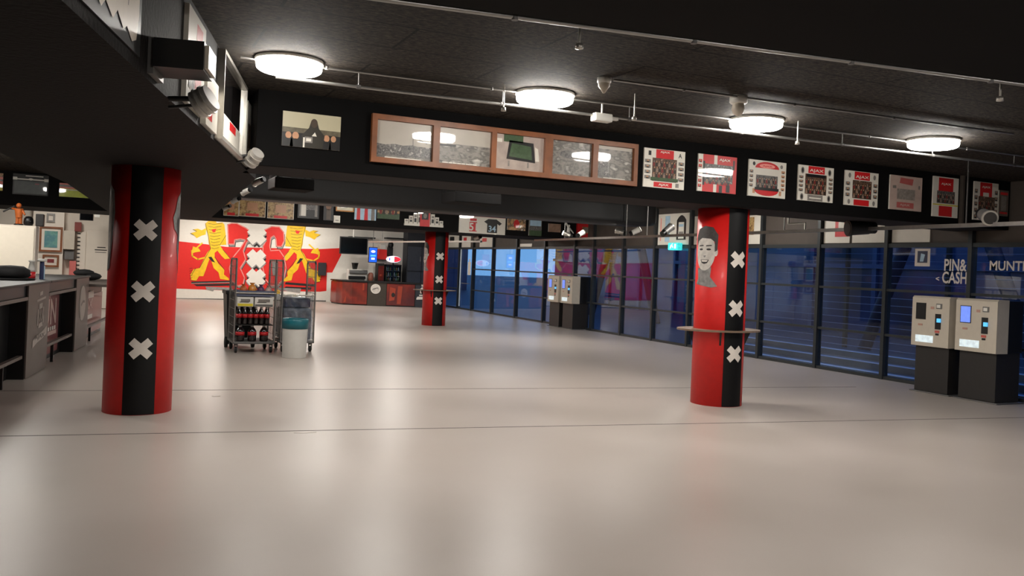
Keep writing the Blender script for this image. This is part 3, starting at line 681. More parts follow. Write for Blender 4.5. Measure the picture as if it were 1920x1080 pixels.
# 6
M_fade = mat('faded_print',(196,172,160),.4,coat=1.0,var=.1,scale=8); A = wall_art(*xs[5],2.755,3.24); A.rect(0,0,A.w,A.h,M_fade); A.poly([(.18,.38),(.44,.36),(.46,.45),(.2,.46)],mat('faded_red',(186,96,92),.4,coat=1.0),2); A.rect(.14,.15,.5,.3,mat('faded_grey',(150,140,132),.4,coat=1.0,var=.25,scale=30),2); A.rect(.14,.03,.48,.11,mat('faded_red',(190,80,78),.4),2); A.text('AJAX',.2,.05,.4,.09,M_fade,3)
A.disc(.58,.34,.02,.03,M_greyp,2); A.rect(.05,.3,.12,.34,M_greyp,2); fin(A,'faded pinkish club poster with a washed-out team photo, last before the taller narrow posters',group=G1)
# 7, 8 taller and 9 small
A = wall_art(10.775,11.31,2.71,3.295); A.rect(.11,.38,.42,.57,M_redp); A.text('AJAX',.16,.46,.37,.5,M_white); A.rect(.08,.2,.46,.38,M_ph2); A.crowd(.09,.21,.45,.34,2,8,team1); A.rect(.13,.01,.41,.16,M_redp); A.rect(0,.17,A.w,.185,M_yelp); fin(A,"tall narrow red and white poster just left of the beam's dark upright strip",group=G1)
A = wall_art(11.655,12.2,2.715,3.29); A.rect(.13,.36,.4,.57,M_redp); A.text('AJAX',.17,.48,.36,.52,M_white); A.rect(.2,.36,.33,.42,M_white,2); A.rect(.1,.16,.47,.36,M_ph1); A.crowd(.11,.17,.46,.3,2,7,team1); A.rect(.15,.005,.4,.13,M_redp); thumbs(A,'l',5,.02,.5,.07); thumbs(A,'r',5,.02,.5,.07); fin(A,'tall club poster with portraits down both sides, right of the dark upright strip',group=G1)
A = wall_art(12.22,12.44,2.81,3.2); A.rect(0,0,A.w,A.h,mat('dim_photo',(96,84,76),.4,coat=1.0,var=.3,scale=20)); A.rect(.03,.32,.2,.36,M_redp,2); A.rect(.05,.08,.17,.3,M_greyp,2); A.rect(.03,.03,.2,.06,M_redp,2); fin(A,'small dim poster at the far right end of the poster beam',group=G1)
s = MB(); s.box(11.36,11.40,8.60,8.659,BOT+.02,CEIL-.002); tag(s.build('cable_trunking',mat('brown_grey_strip',(70,62,56),.5)),'narrow upright grey strip on the beam between the last two tall posters','trunking')

# ================================================================== PICTURES ON THE FAR BEAM
YF = 21.62; G2 = 'pictures on the far beam'
def far(px0, py0, px1, py1, name='picture', th=.03, board=None):
    a = atY(px0, py0, YF); b = atY(px1, py1, YF); 
    A = Art((min(a.x,b.x), YF-.0005, min(a.z,b.z)), X_, Z_, step=.003); A.name = name; A.w = abs(b.x-a.x); A.h = abs(a.z-b.z); A.board(0,0,A.w,A.h,th,board or M_white); return A
M_gold = ramp_mat('gold_brown_print', [(120,90,50),(196,164,110),(150,116,74),(90,62,40)], 12, .4, 1.0)
M_fcol = ramp_mat('match_photo', [(150,70,40),(200,160,110),(90,70,50),(210,190,170)], 9, .4, 1.0)
for k, (x0_, lab) in enumerate([(420,'brown and red poster on the far beam, cut off by the bulkhead edge'),(449,'brown and red poster on the far beam, left of its reflecting twin'),(502,'brown and red poster with lamp reflection, right of its twin on the far beam')]):
    A = far(x0_, 367+4.5*(x0_-449)/52, x0_+(48 if x0_ > 430 else 27), 408+4*(x0_-449)/52); A.rect(.01,.01,A.w-.01,A.h-.01,M_gold); A.rect(A.w*.25,A.h*.85,A.w*.75,A.h*.98,M_redp,2); A.rect(A.w*.25,A.h*.03,A.w*.75,A.h*.16,M_redp,2); A.rect(A.w*.3,A.h*.3,A.w*.7,A.h*.7,M_skinp,2)
    fin(A, lab, 'picture', G2)
A = far(559,371,597,411,board=M_blkp); A.rect(.04,.05,A.w-.04,A.h-.05,M_greyp); A.rect(.08,.06,.2,.36,M_white,2); A.disc(A.w*.6,A.h*.6,.12,.14,M_ph2,2); A.rect(A.w*.4,.05,A.w*.8,.22,M_blkp,3); fin(A,'black-framed black and white portrait print on the far beam, right of the brown posters','picture',G2)
A = far(607,378,624,414,board=M_blkp); A.disc(A.w*.5,A.h*.75,.07,.09,mat('bronze_print',(120,84,60),.4,coat=1.0)); A.rect(A.w*.3,.02,A.w*.75,A.h*.6,mat('bronze_dark',(78,64,52),.4,coat=1.0)); fin(A,'small dark picture of a standing figure on the far beam','picture',G2)
A = far(625.5,404,637,418); A.rect(.02,.02,A.w-.02,A.h-.02,M_white); A.rect(.04,.05,A.w-.04,.07,M_greyp,2); fin(A,'tiny white card on the far beam beside the dark standing figure','card')
A = far(630,376,663,398,board=mat('gilt_frame',(160,110,60),.4,metal=.4)); A.rect(.03,.03,A.w-.03,A.h-.03,mat('parchment',(214,206,180),.4,coat=1.0,var=.06)); A.rect(.08,.1,.3,.12,M_greyp,2); A.rect(.08,.16,.36,.18,M_greyp,2); fin(A,'gilt-framed pale certificate on the far beam','certificate',G2)
A = far(665,386,704,414); A.rect(0,0,A.w,A.h,M_lblue); 
for u,m_ in ((.1,M_redp),(.3,M_redp),(.48,M_greyp)): A.poly([(u-.05,0),(u+.05,0),(u+.04,.3),(u-.04,.3)],m_,2); A.disc(u,.35,.035,.04,M_blkp,3,10)
fin(A,'pale photograph of players in red shirts on the far beam','picture',G2)
A = far(708,383,748,412); A.rect(0,0,A.w,A.h,M_fcol); A.rect(0,0,A.w,A.h*.42,M_greenp,2); A.crowd(.05,.12,A.w-.05,.32,1,6,team1,3); fin(A,'photograph of players on green grass on the far beam, left of the white arched cut-out','picture',G2)
# arched building cut-out
a = atY(757, 420, YF); b = atY(830, 425, YF); u0 = a.x; W_ = b.x-a.x
A = Art((u0, YF-.0005, 2.70), X_, Z_, .004); A.board(0,0,W_,.06,.05,M_white); A.name = 'cut_out'
n = 9
for i in range(n):
    t0 = i/n; h = .12+.30*(1-abs(2*(i+.5)/n-1)**1.6); uu = W_*t0; A.board(uu+.01,.06,uu+W_/n-.008,h,.04,M_white)
    A.rect(uu+.03,.1,uu+W_/n-.03,h*.6,M_blkp,1); A.rect(uu+.03,h*.68,uu+W_/n-.03,h*.86,M_greyp,1)
A.board(W_*.39,.0,W_*.64,.46,.06,M_redp); A.rect(W_*.43,.18,W_*.6,.38,M_blkp,2); A.disc(W_*.515,.28,.05,.07,M_greyp,3,12)
fin(A,'white arched cut-out of a stadium front with a red centre panel','cut-out')
A = far(861,397,946,441); w_, h_ = A.w, A.h; A.rect(0,h_*.82,w_,h_,M_redp); A.rect(w_*.22,.05,w_*.38,h_*.55,M_redp); A.text('51',w_*.22,.07,w_*.38,h_*.5,M_white,2); A.rect(w_*.23,h_*.6,w_*.37,h_*.72,M_redp)
A.poly([(w_*.53,h_*.6),(w_*.62,h_*.74),(w_*.8,h_*.74),(w_*.92,h_*.55),(w_*.87,h_*.45),(w_*.82,h_*.52),(w_*.82,.04),(w_*.6,.04),(w_*.6,h_*.5)],M_blkp); A.text('34',w_*.63,h_*.12,w_*.79,h_*.42,M_lblue,3)
fin(A,'wide white framed display with a black number 34 shirt on the far beam','framed shirt')
A = far(951,407,984,433); A.rect(0,0,A.w,A.h,M_fcol); A.disc(A.w*.5,A.h*.5,.09,.12,M_redp,2); fin(A,'colourful match photograph right of the framed number 34 shirt','picture',G2)
A = far(992,408,1014,443); A.rect(0,0,A.w,A.h,M_ph2); A.rect(0,0,A.w,A.h*.3,M_greenp,2); A.rect(.02,A.h*.55,A.w-.02,A.h*.95,M_lblue,2); fin(A,'narrow upright photograph with green grass at the bottom on the far beam','picture',G2)
A = far(1028,419,1050,436); A.rect(0,0,A.w,A.h,mat('tan_photo',(150,120,100),.4,coat=1.0,var=.3,scale=8)); fin(A,'small tan photograph on the far beam left of the white statue','picture',G2)
A = far(1081,417,1117,447,board=M_redp,th=.09); A.rect(A.w*.22,A.h*.3,A.w*.78,A.h*.72,M_gold); A.rect(A.w*.3,A.h*.36,A.w*.7,A.h*.66,M_greyp,2); fin(A,'bright red box frame with a small grey centre, rightmost picture on the far beam','picture frame')
# white statue on a small shelf
a = atY(1066, 445, YF-.2); st = empty('statue', (a.x, YF-.2, a.z+.02)); tag(st, 'white statue of a person with one arm raised, left of the red box frame', 'statue')
q = MB(); z = a.z+.02; x = a.x; y = YF-.2
q.ball((x, y, z+.07), .06, sc=(1.3,1,1)); q.cyl((x-.02,y,z+.05),(x-.01,y,z+.26),.055,.05,12); q.cyl((x-.01,y,z+.25),(x-.13,y,z+.44),.028,.02,10); q.ball((x-.135,y,z+.455),.026); q.ball((x+.0,y,z+.31),.035); q.cyl((x+.01,y,z+.25),(x+.14,y,z+.12),.026,.018,10); q.ball((x+.145,y,z+.115),.02)
q.build('figure', M_wplast, st); q = MB(); q.lathe([(0,0),(.1,0),(.1,.02),(.07,.03),(0,.03)],(x,y,z),20); q.build('base', M_wplast, st)
q = MB(); q.box(x-.16,x+.22,YF-.34,YF-.001,z-.025,z-.001); q.box(x-.14,x-.12,YF-.04,YF-.001,z-.12,z-.025); tag(q.build('wall_shelf', M_blackpl),'small black shelf carrying the white statue on the far beam','shelf')
# left end of the far beam, over the bar
A = far(25,325,90,368,'framed_print',board=M_dk); A.rect(0,A.h*.72,A.w,A.h*.78,M_white); A.rect(0,A.h*.7,A.w*.12,A.h*.84,M_white,2); A.rect(A.w*.88,A.h*.68,A.w,A.h*.82,M_white,2); A.rect(A.w*.35,A.h*.9,A.w*.85,A.h*.94,M_white); A.disc(A.w*.5,A.h*.76,.05,.025,M_white,3,10); A.rect(.03,.03,A.w-.03,A.h*.66,mat('dark_green_print',(40,46,42),.4,coat=1.0,var=.2)); A.rect(A.w*.62,A.h*.52,A.w*.74,A.h*.58,mat('dim_red',(110,40,44),.4),2)
fin(A,'dark framed picture with thin white bars along its top, over the bar at far left','picture frame')
A = far(112,343,168,372,board=M_yelp); A.rect(0,0,A.w,A.h*.5,mat('lime_print',(200,210,50),.4,coat=1.0,var=.1)); A.rect(0,A.h*.62,A.w,A.h,M_mpink); A.rect(0,A.h*.74,A.w,A.h*.88,M_greyp,2); A.rect(0,A.h*.5,A.w,A.h*.56,M_white,2); fin(A,'lime-green and pink stadium picture over the bar, right of the dark framed one','picture')
A = far(-40,322,5,358,board=M_yelp); A.rect(0,A.h*.35,A.w,A.h*.8,M_mpink); A.rect(0,A.h*.55,A.w,A.h*.65,M_blkp,2); A.rect(0,A.h*.8,A.w,A.h,M_fcol); fin(A,'lime-green and pink picture cut off by the left edge of the photo, over the bar','picture')
# ================================================================== MURAL ON THE FAR WALL
YM = 34.5
def Z4(x, y): p = atY(320+x/4.91, 360+y/4.91, YM-.01); return (p.x, p.z)
mu = empty('wall_mural', (5, YM, 0.3)); tag(mu, 'big red and white wall mural with two yellow lions, white crosses and the number 76', 'mural')
def mart(): 
    A = Art((0, YM-.0005, 0), X_, Z_, .003); A.th = 0.0; return A
def stroke(A, pts, w, m, layer):
    for (a, b), (c, d) in zip(pts[:-1], pts[1:]):
        L = hypot(c-a, d-b) or 1; nx, ny = -(d-b)/L*w/2, (c-a)/L*w/2; ex, ey = (c-a)/L*w*.3, (d-b)/L*w*.3
        A.poly([(a-ex+nx, b-ey+ny), (c+ex+nx, d+ey+ny), (c+ex-nx, d+ey-ny), (a-ex-nx, b-ey-ny)], m, layer)
A = mart()
red = [(331,452),(387,458),(426,463),(545,466),(600,467),(640,465),(640,478),(623,511),(613,511),(612,545.5),(600,547),(540,546),(434,545),(329,541)]
rp = [(lambda p: (p.x, p.z))(atY(x, y, YM-.01)) for x, y in red]
A.poly([(1.2, rp[0][1]+.05)]+rp+[(1.2, rp[-1][1]+.02)], M_redm, 1); A.build('red_band', M_redm, mu)
A = mart(); A.poly([Z4(*p) for p in [(40,978),(600,985),(1430,1000),(1430,1008),(600,993),(40,985)]], M_mblk, 1); A.build('skirting_line', M_mblk, mu)
A = mart()
for side in (0, 1):
  A = mart()
  for pts in ([(190,826),(560,815),(560,835),(190,846)],[(210,850),(570,842),(590,862),(240,868)],[(1060,830),(1330,850),(1330,872),(1050,850)],[(1060,870),(1300,880),(1290,900),(1040,890)]):
    if (pts[0][0] > 800) == side: A.poly([Z4(*p) for p in pts], M_mblk, 2)
  for pts in ([(190,838),(560,828),(560,834),(190,844)],[(320,870),(560,880),(570,905),(400,900),(390,915),(330,900)],[(980,880),(1200,890),(1190,930),(1060,910),(990,905)]):
    if (pts[0][0] > 800) == side: A.poly([Z4(*p) for p in pts], M_mgrey, 3)
  for pts in ([(510,915),(560,895),(600,905),(590,935),(530,930)],[(950,905),(1000,900),(1010,935),(955,940)]):
    if (pts[0][0] > 800) == side: A.poly([Z4(*p) for p in pts], M_yel, 4)
  A.build('banner', M_mblk, mu)
def lion(fn, name):
    A = mart(); P_ = lambda L: [Z4(*fn(p)) for p in L]
    body = [(395,238),(345,268),(318,290),(322,330),(345,400),(350,470),(368,520),(335,560),(295,640),(265,700),(210,712),(182,760),(190,812),(235,818),(262,775),(300,775),(322,720),(345,650),(365,600),(395,700),(440,740),(455,800),(535,812),(535,795),(490,760),(495,715),(440,660),(405,600),(405,560),(430,540),(470,590),(500,618),(548,612),(525,580),(480,530),(452,490),(512,485),(508,400),(495,300),(478,280),(425,284)]
    A.poly(P_(body), M_yel, 4)
    A.poly(P_([(330,330),(285,352),(250,338),(205,345),(240,362),(182,380),(215,398),(240,425),(285,402),(322,392)]), M_yel, 5)
    stroke(A, P_([(330,600),(250,620),(200,590),(195,540),(240,515),(290,470)]), .055, M_yel, 5); A.poly(P_([(205,500),(260,520),(275,548),(225,555),(190,570)]), M_yel, 6)
    for k in range(9): y = 290+k*28; stroke(A, P_([(345+4*k,y),(400,y+8),(470-3*k,y-2)]), .012, M_mblk, 7)
    for (a, b) in (((320,290),(345,400)),((345,400),(368,520)),((368,520),(265,700)),((508,400),(452,490)),((480,530),(548,612)),((405,600),(495,715)),((182,380),(215,398)),((205,345),(240,362)),((230,700),(190,770)),((190,812),(235,818))): stroke(A, P_([a, b]), .014, M_mblk, 7)
    for k in range(5): stroke(A, P_([(200,700+22*k),(175,706+22*k)]), .012, M_mblk, 6)
    A.poly(P_([(375,345),(420,338),(410,368),(390,372)]), M_redm, 8); A.poly(P_([(285,400),(325,396),(328,480),(300,470)]), M_mwhite, 3); A.poly(P_([(345,600),(375,595),(410,650),(380,640)]), M_mblk, 5)
    A.build(name, M_yel, mu)
lion(lambda p: p, 'lion'); lion(lambda p: (1560-p[0]*.985, p[1]+14), 'lion')
seven = [(525,300),(560,288),(610,290),(690,330),(742,368),(742,445),(700,460),(668,540),(690,620),(640,700),(680,790),(665,855),(615,862),(560,815),(540,700),(575,600),(640,520),(690,440),(640,432),(590,440),(585,480),(530,480)]
six = [(862,350),(930,318),(1000,322),(1040,370),(1045,450),(1020,503),(975,500),(968,430),(950,402),(922,420),(912,500),(920,540),(1000,535),(1045,600),(1062,700),(1040,800),(980,862),(920,862),(870,800),(845,680),(850,500),(880,440)]
for g, name in ((seven, 'numeral_seven'), (six, 'numeral_six')):
    A = mart(); P_ = [Z4(*p) for p in g]; A.poly([Z4(x+8, y+22) for x, y in g], M_mgrey, 2); stroke(A, [Z4(x+8, y+22) for x, y in g+g[:1]], .02, M_mblk, 3); A.poly(P_, M_redm, 5); stroke(A, P_+P_[:1], .04, M_mpink, 6)
    if name == 'numeral_six': A.poly([Z4(*p) for p in [(930,640),(965,640),(970,760),(940,770)]], M_mgrey, 7)
    A.build(name, M_redm, mu)
for (x, y) in ((793,402),(788,612),(784,790)):
    A = mart(); c0 = Z4(x, y); wd = Z4(x+92, y)[0]-Z4(x-92, y)[0]; ht = Z4(x, y-86)[1]-Z4(x, y+86)[1]
    A.poly(cross_pts(c0[0]+.02, c0[1]-.09, wd, ht, .42), M_mblk, 6); A.poly(cross_pts(c0[0]+.01, c0[1]-.06, wd, ht, .33), M_mgrey, 7); A.poly(cross_pts(c0[0], c0[1], wd, ht, .33), M_mwhite, 8); A.build('cross', M_mwhite, mu)
b = MB(); p0 = atY(597, 492, YM-.1); p1 = atY(611, 517, YM-.1); b.bevbox(p0.x, p1.x, YM-.14, YM-.035, p1.z, p0.z, .02)
tag(b.build('wall_cabinet', mat('dark_grey_box', (48, 46, 50), .4)), 'dark grey box fixed on the red mural beside the coffee counter', 'wall box')

# ================================================================== COFFEE COUNTER
ct = empty('service_counter', (9.4, 32.3, 0)); tag(ct, 'curved service counter with red artwork panels and a round white disc, at the far wall', 'counter')
arc = [(8.0,33.9),(8.02,33.1),(8.15,32.62),(8.47,32.37),(8.9,32.2),(9.33,32.06),(10.03,31.85),(10.62,31.67),(11.1,31.52),(11.7,31.4)]
def along(pts, o): # offset polyline inward (behind)
    res = []
    for i, p in enumerate(pts):
        a = Vector(pts[max(0, i-1)]); c = Vector(pts[min(len(pts)-1, i+1)]); d = (c-a).normalized(); res.append((p[0]-d.y*o*1.0, p[1]+d.x*o*1.0))
    return res
def wallseg(pts, th, z0, z1, name, m):
    q = MB(); back = along(pts, th)
    q.prism([(x, y, z0) for x, y in pts]+[(x, y, z0) for x, y in reversed(back)], (0, 0, z1-z0)); return q.build(name, m, ct)
inn = along(arc, .04)
wallseg(inn, .45, 0, .90, 'body', M_dk); wallseg(along(arc, -.03), .62, .901, .95, 'worktop', M_blackpl)
M_art = ramp_mat('rusty_red_artwork', [(70,26,20),(140,44,30),(110,34,30),(92,30,34)], 1.1, .35, .3, 3); M_art2 = mat('orange_art_patch', (168, 62, 38), .35, coat=.3, var=.2, scale=3)
wallseg(arc[2:5]+[(9.0,32.165)], .035, .05, .88, 'artwork_panel', M_art); wallseg([(9.72,31.945),(10.03,31.85),(10.62,31.67),(10.75,31.63)], .035, .05, .88, 'artwork_panel', M_art); wallseg(arc[0:3], .035, .05, .88, 'artwork_panel', M_art)
wallseg([(9.02,32.155),(9.33,32.06),(9.7,31.95)], .035, .01, .9, 'grey_panel', mat('grey_brown_panel', (66,58,50), .45)); wallseg([(10.78,31.62),(11.1,31.52),(11.7,31.4)], .035, .01, .9, 'grey_panel', mat('slate_panel', (44,48,56), .45))
def frontart(x0, y0, x1, y1): 
    U = Vector((x1-x0, y1-y0, 0)).normalized(); A = Art((x0, y0, 0), U, Z_, .004); A.th = .006; A.w = hypot(x1-x0, y1-y0); return A
A = frontart(9.02,32.15,9.7,31.943); A.disc(.3,.66,.19,.19,M_mwhite,1,28); A.disc(.3,.66,.16,.16,mat('disc_offwhite',(222,214,206),.5),2,28); stroke(A,[(.18,.62),(.26,.65),(.34,.7),(.42,.66)],.03,M_mgrey,3); stroke(A,[(.2,.67),(.3,.69),(.4,.72)],.02,M_mgrey,3); A.build('logo_disc', M_mwhite, ct)
A = frontart(10.80,31.605,11.7,31.39)
for pts in ([(.12,.45),(.34,.45),(.34,.5),(.12,.5)],[(.15,.55),(.3,.55),(.3,.72),(.22,.8),(.15,.72)],[(.2,.82),(.3,.82),(.32,.9),(.18,.9)],[(.02,.36),(.42,.36),(.38,.42),(.06,.42)],[(.02,.30),(.4,.33),(.4,.36),(.02,.36)]): A.poly(pts, M_mwhite, 1)
A.poly([(.18,.58),(.27,.58),(.27,.7),(.18,.7)], M_redm, 2); A.text('XXX',.17,.61,.28,.66,M_mwhite,3); A.build('crest', M_mwhite, ct)
A = frontart(9.72,31.94,10.75,31.625); A.poly([(.1,.2),(.3,.25),(.34,.7),(.12,.75)],M_art2,1); A.poly([(.4,.1),(.55,.1),(.6,.8),(.42,.8)],M_art2,1); A.disc(.25,.45,.07,.09,M_dk,2,12); A.build('painted_figure', M_art2, ct)
A = frontart(8.15,32.60,9.0,32.15); A.poly([(.05,.1),(.6,.15),(.5,.75),(.3,.8)],M_art2,1); A.poly([(.55,.5),(.85,.6),(.85,.85),(.6,.85)],M_art2,1); A.build('painted_figure', M_art2, ct)
def zbox(px0, py0, px1, py1, Y, d, m, name, label, cat, bev=.01):
    a = atY(px0, py0, Y); b = atY(px1, py1, Y); q = MB(); q.bevbox(a.x, b.x, Y, Y+d, b.z, a.z, bev, m)
    return a, b, q
# television on ceiling pole
a, b, q = zbox(638,443,689,478,33.3,.08,M_blackpl,'','','')
tv = empty('television', ((a.x+b.x)/2, 33.34, b.z)); tag(tv, 'large black switched-off television hung from the ceiling behind the coffee counter', 'television')
q.build('housing', None, tv); MB().box(a.x+.04, b.x-.04, 33.294, 33.299, b.z+.04, a.z-.04).build('screen', mat('black_screen', (8,8,10), .12), tv)
x = (a.x+b.x)/2; MB().cyl((x,33.4,a.z-.2),(x,33.4,CEIL-.001),.03).build('pole', M_wplast, tv)
# menu screen
def screen(px0,py0,px1,py1,Y,name,label,m,cat='screen'):
    a = atY(px0,py0,Y); b = atY(px1,py1,Y); r = empty(name, ((a.x+b.x)/2, Y, min(a.z,b.z))); tag(r, label, cat)
    MB().bevbox(a.x,b.x,Y,Y+.07,b.z,a.z,.01).build('housing', M_blackpl, r); MB().box(a.x+.02,b.x-.02,Y-.004,Y-.0005,b.z+.03,a.z-.03).build('display', m, r); return r,a,b
r,a,b = screen(692,463,707,493,33.2,'menu_screen','narrow upright glowing blue menu screen behind the counter, right of the television',M_scr3)
A = Art((a.x,33.195,b.z),X_,Z_,.003); A.th=0; w_,h_=b.x-a.x,a.z-b.z; A.disc(w_*.5,h_*.72,w_*.25,h_*.08,M_signw,1); A.rect(w_*.2,h_*.4,w_*.8,h_*.5,M_scr2,1); A.rect(w_*.3,h_*.2,w_*.7,h_*.32,M_signw,1); A.build('graphics',M_signw,r)
MB().cyl(((a.x+b.x)/2,33.25,a.z),((a.x+b.x)/2,33.25,CEIL-.001),.015).build('pole',M_steeld,r)
# wall behind: fridge with lit oval sign, coffee machine etc. standing on back counter
bc = MB(); bc.box(8.75,11.1,33.75,34.45,0,.9); tag(bc.build('back_counter', M_dk), 'dark back counter against the far wall behind the curved counter', 'counter')
def on_back(px0,px1,h,d=.4): a = atY(px0,520,33.8); b = atY(px1,520,33.8); return a.x,b.x,33.8,33.8+d,.9,.9+h
x0,x1,y0,y1,z0,z1 = on_back(654,690,.5); cm = empty('coffee_machine',((x0+x1)/2,(y0+y1)/2,.9)); tag(cm,'white and black coffee machine on the back counter below the television','coffee machine')
MB().bevbox(x0,x1,y0+.12,y1,z0+.0,z1-.03,.03).build('housing',M_wplast,cm); MB().bevbox(x0+.02,x1-.02,y0,y0+.13,z0+.3,z1-.05,.02).build('brew_head',M_steel,cm); MB().bevbox(x0,x1-.1,y0,y0+.12,z0+.08,z0+.2,.01).build('drip_tray',M_blackpl,cm)
q = MB(); q.lathe([(0,0),(.09,0),(.14,.24),(.15,.26),(0,.26)],((x0+x1)/2-.1,y0+.25,z1-.03),16); q.build('bean_hopper',M_blackpl,cm)
x0,x1,y0,y1,z0,z1 = on_back(692,703,.3); q = MB(); q.lathe([(0,0),(.09,0),(.11,.08),(.1,.3),(.06,.36),(0,.36)],((x0+x1)/2,34.0,.9),16); tag(q.build('jug',mat('salmon_jug',(180,110,90),.4)),'salmon-coloured jug on the back counter right of the coffee machine','jug')
x0,x1,y0,y1,z0,z1 = on_back(708,720,.75); q = MB(); q.bevbox(x0,x1,y0,y1,z0,z1,.01,M_dk); q.box(x0+.02,x1-.02,y0-.004,y0-.001,z0+.05,z1-.1,M_art); q.ball(((x0+x1)/2,y0-.01,z0+.25),.06,M_art2,sc=(1,.3,1)); tag(q.build('drink_dispenser',M_dk),'dark drink dispenser with a red printed front left of the glass-door fridge','dispenser')
x0,x1,y0,y1,z0,z1 = on_back(722,752,.72,.6); fg = empty('display_fridge',((x0+x1)/2,y0,.9)); tag(fg,'black glass-door fridge with shelves of bottles under the lit oval sign','fridge')
q = MB(); q.box(x0,x0+.04,y0,y1,z0,z1); q.box(x1-.04,x1,y0,y1,z0,z1); q.box(x0,x1,y1-.04,y1,z0,z1); q.box(x0,x1,y0,y1,z1-.05,z1); q.box(x0,x1,y0,y1,z0,z0+.05); q.box((x0+x1)/2-.02,(x0+x1)/2+.02,y0,y0+.04,z0,z1); q.build('cabinet',M_blackpl,fg)
for k in range(1,3): MB().box(x0+.04,x1-.04,y0+.03,y1-.04,z0+.23*k,z0+.23*k+.012).build('shelf',M_alu,fg)
for sx in (0,1): u=x0+.04+sx*((x1-x0)/2-.02); MB().box(u,u+(x1-x0)/2-.06,y0+.004,y0+.012,z0+.05,z1-.05).build('door_pane',M_glass,fg)
M_bt = [mat('bottle_green',(90,120,70),.3),mat('bottle_amber',(150,110,60),.3),mat('bottle_clear',(170,170,160),.3)]
bt0 = None
for k in range(3):
    for i in range(7):
        if abs(i-3) < .5: continue
        u = x0+.09+i*(x1-x0-.18)/6; q = MB(); q.lathe([(0,0),(.028,0),(.03,.09),(.012,.13),(.012,.16),(0,.16)],(u,y0+.12,z0+(.051 if k==0 else .23*k+.013)),10)
        tag(q.build('bottle',M_bt[(i+k)%3]),'small drink bottle standing inside the glass-door fridge of the coffee counter','bottle','bottles in the fridge')
q = MB(); q.lathe([(0,-.06),(.3,-.06),(.33,0),(.3,.06),(0,.06)],(0,0,0),32,ax='Y'); 
for v in q.v: v.z *= .42; v.x *= .95
sg = empty('lit_sign',((x0+x1)/2-.02,y0,z1+.22)); tag(sg,'lit oval sign, white on the left and red on the right, above the fridge','sign'); q.build('box',M_signw,sg,True)
q = MB(); q.add([(0.02+.27*cos(t),-.068,.11*sin(t)) for t in [ -pi/2+pi*i/10 for i in range(11)]],[tuple(range(11))]); q.build('red_half',M_signr,sg,True); q = MB(); q.cyl((0,.02,-.125),(0,.02,-.22),.03); q.build('stem',M_blackpl,sg,True)
A = Art((sg.location.x-.2,sg.location.y-.065,sg.location.z-.05),X_,Z_,.004); A.th=0; A.rect(0,0,.04,.1,M_scr3,1); A.disc(.27,.045,.06,.03,M_mpink,2); A.build('lettering',M_scr3,sg)
a = atY(710,458,34.3); b = atY(724,487,34.3); m_ = MB(); m_.bevbox(a.x,b.x,34.2,34.45,b.z,b.z+.42,.02,M_redm); m_.bevbox(a.x+.06,b.x-.06,34.22,34.42,b.z+.42,a.z,.02,M_wplast); m_.box(a.x-.1,a.x,34.28,34.38,b.z+.05,b.z+.2,M_redm); m_.box(a.x-.05,b.x+.05,34.2,34.49,b.z-.04,b.z,M_dk)
tag(m_.build('paper_dispenser',M_redm),'red wall dispenser with a white upper part between the menu screen and the oval sign','dispenser')
a = atY(727,458,34.3); q = MB(); q.ball((a.x+.15,34.35,a.z-.02),.12,M_blackpl,sc=(1,.8,1.2)); q.bevbox(a.x+.04,a.x+.24,34.28,34.49,a.z-.5,a.z-.12,.02,M_blackpl); tag(q.build('wall_speaker',M_blackpl),'black wall speaker above the lit oval sign','speaker')
q = MB(); a = atY(656,443,34.2); b = atY(703,445,34.2); q.box(a.x,b.x,34.1,34.49,a.z-.05,a.z); tag(q.build('wall_shelf',M_blackpl),'long thin black shelf on the wall above the television','shelf')
q = MB(); a = atY(724,445,34.2); b = atY(756,446,34.2); q.box(a.x,b.x,34.1,34.49,a.z-.05,a.z); tag(q.build('wall_shelf',M_blackpl),'short thin black shelf on the wall above the lit oval sign','shelf')
# grey cupboard wall at the right end of the far wall
cb = empty('tall_cupboard',(11.7,34.1,0)); tag(cb,'tall slate-grey cupboard with glazed upper doors left of the distant pillar','cupboard')
M_slate = mat('slate_cupboard',(70,74,84),.4); MB().box(11.12,12.4,33.9,34.49,0,3.3).build('carcass',mat('dark_slate',(46,48,54),.5),cb)
for (z0_,z1_) in ((.05,1.35),(1.4,2.4)):
    for (u0,u1) in ((11.15,11.75),(11.78,12.37)):
        d_ = MB().bevbox(u0,u1,33.87,33.899,z0_,z1_,.006).build('door',M_slate,cb); MB().cyl((u1-.06 if u0<11.5 else u0+.06,33.85,(z0_+z1_)/2-.1),(u1-.06 if u0<11.5 else u0+.06,33.85,(z0_+z1_)/2+.1),.008,n=8).build('handle',M_alu,d_)
q = MB(); q.lathe([(0,0),(.05,.0),(.055,.1),(.03,.16),(.03,.2),(0,.2)],(11.45,31.75,.951),14); tag(q.build('tap',M_alu),'small shiny tap on the right end of the curved counter','tap')

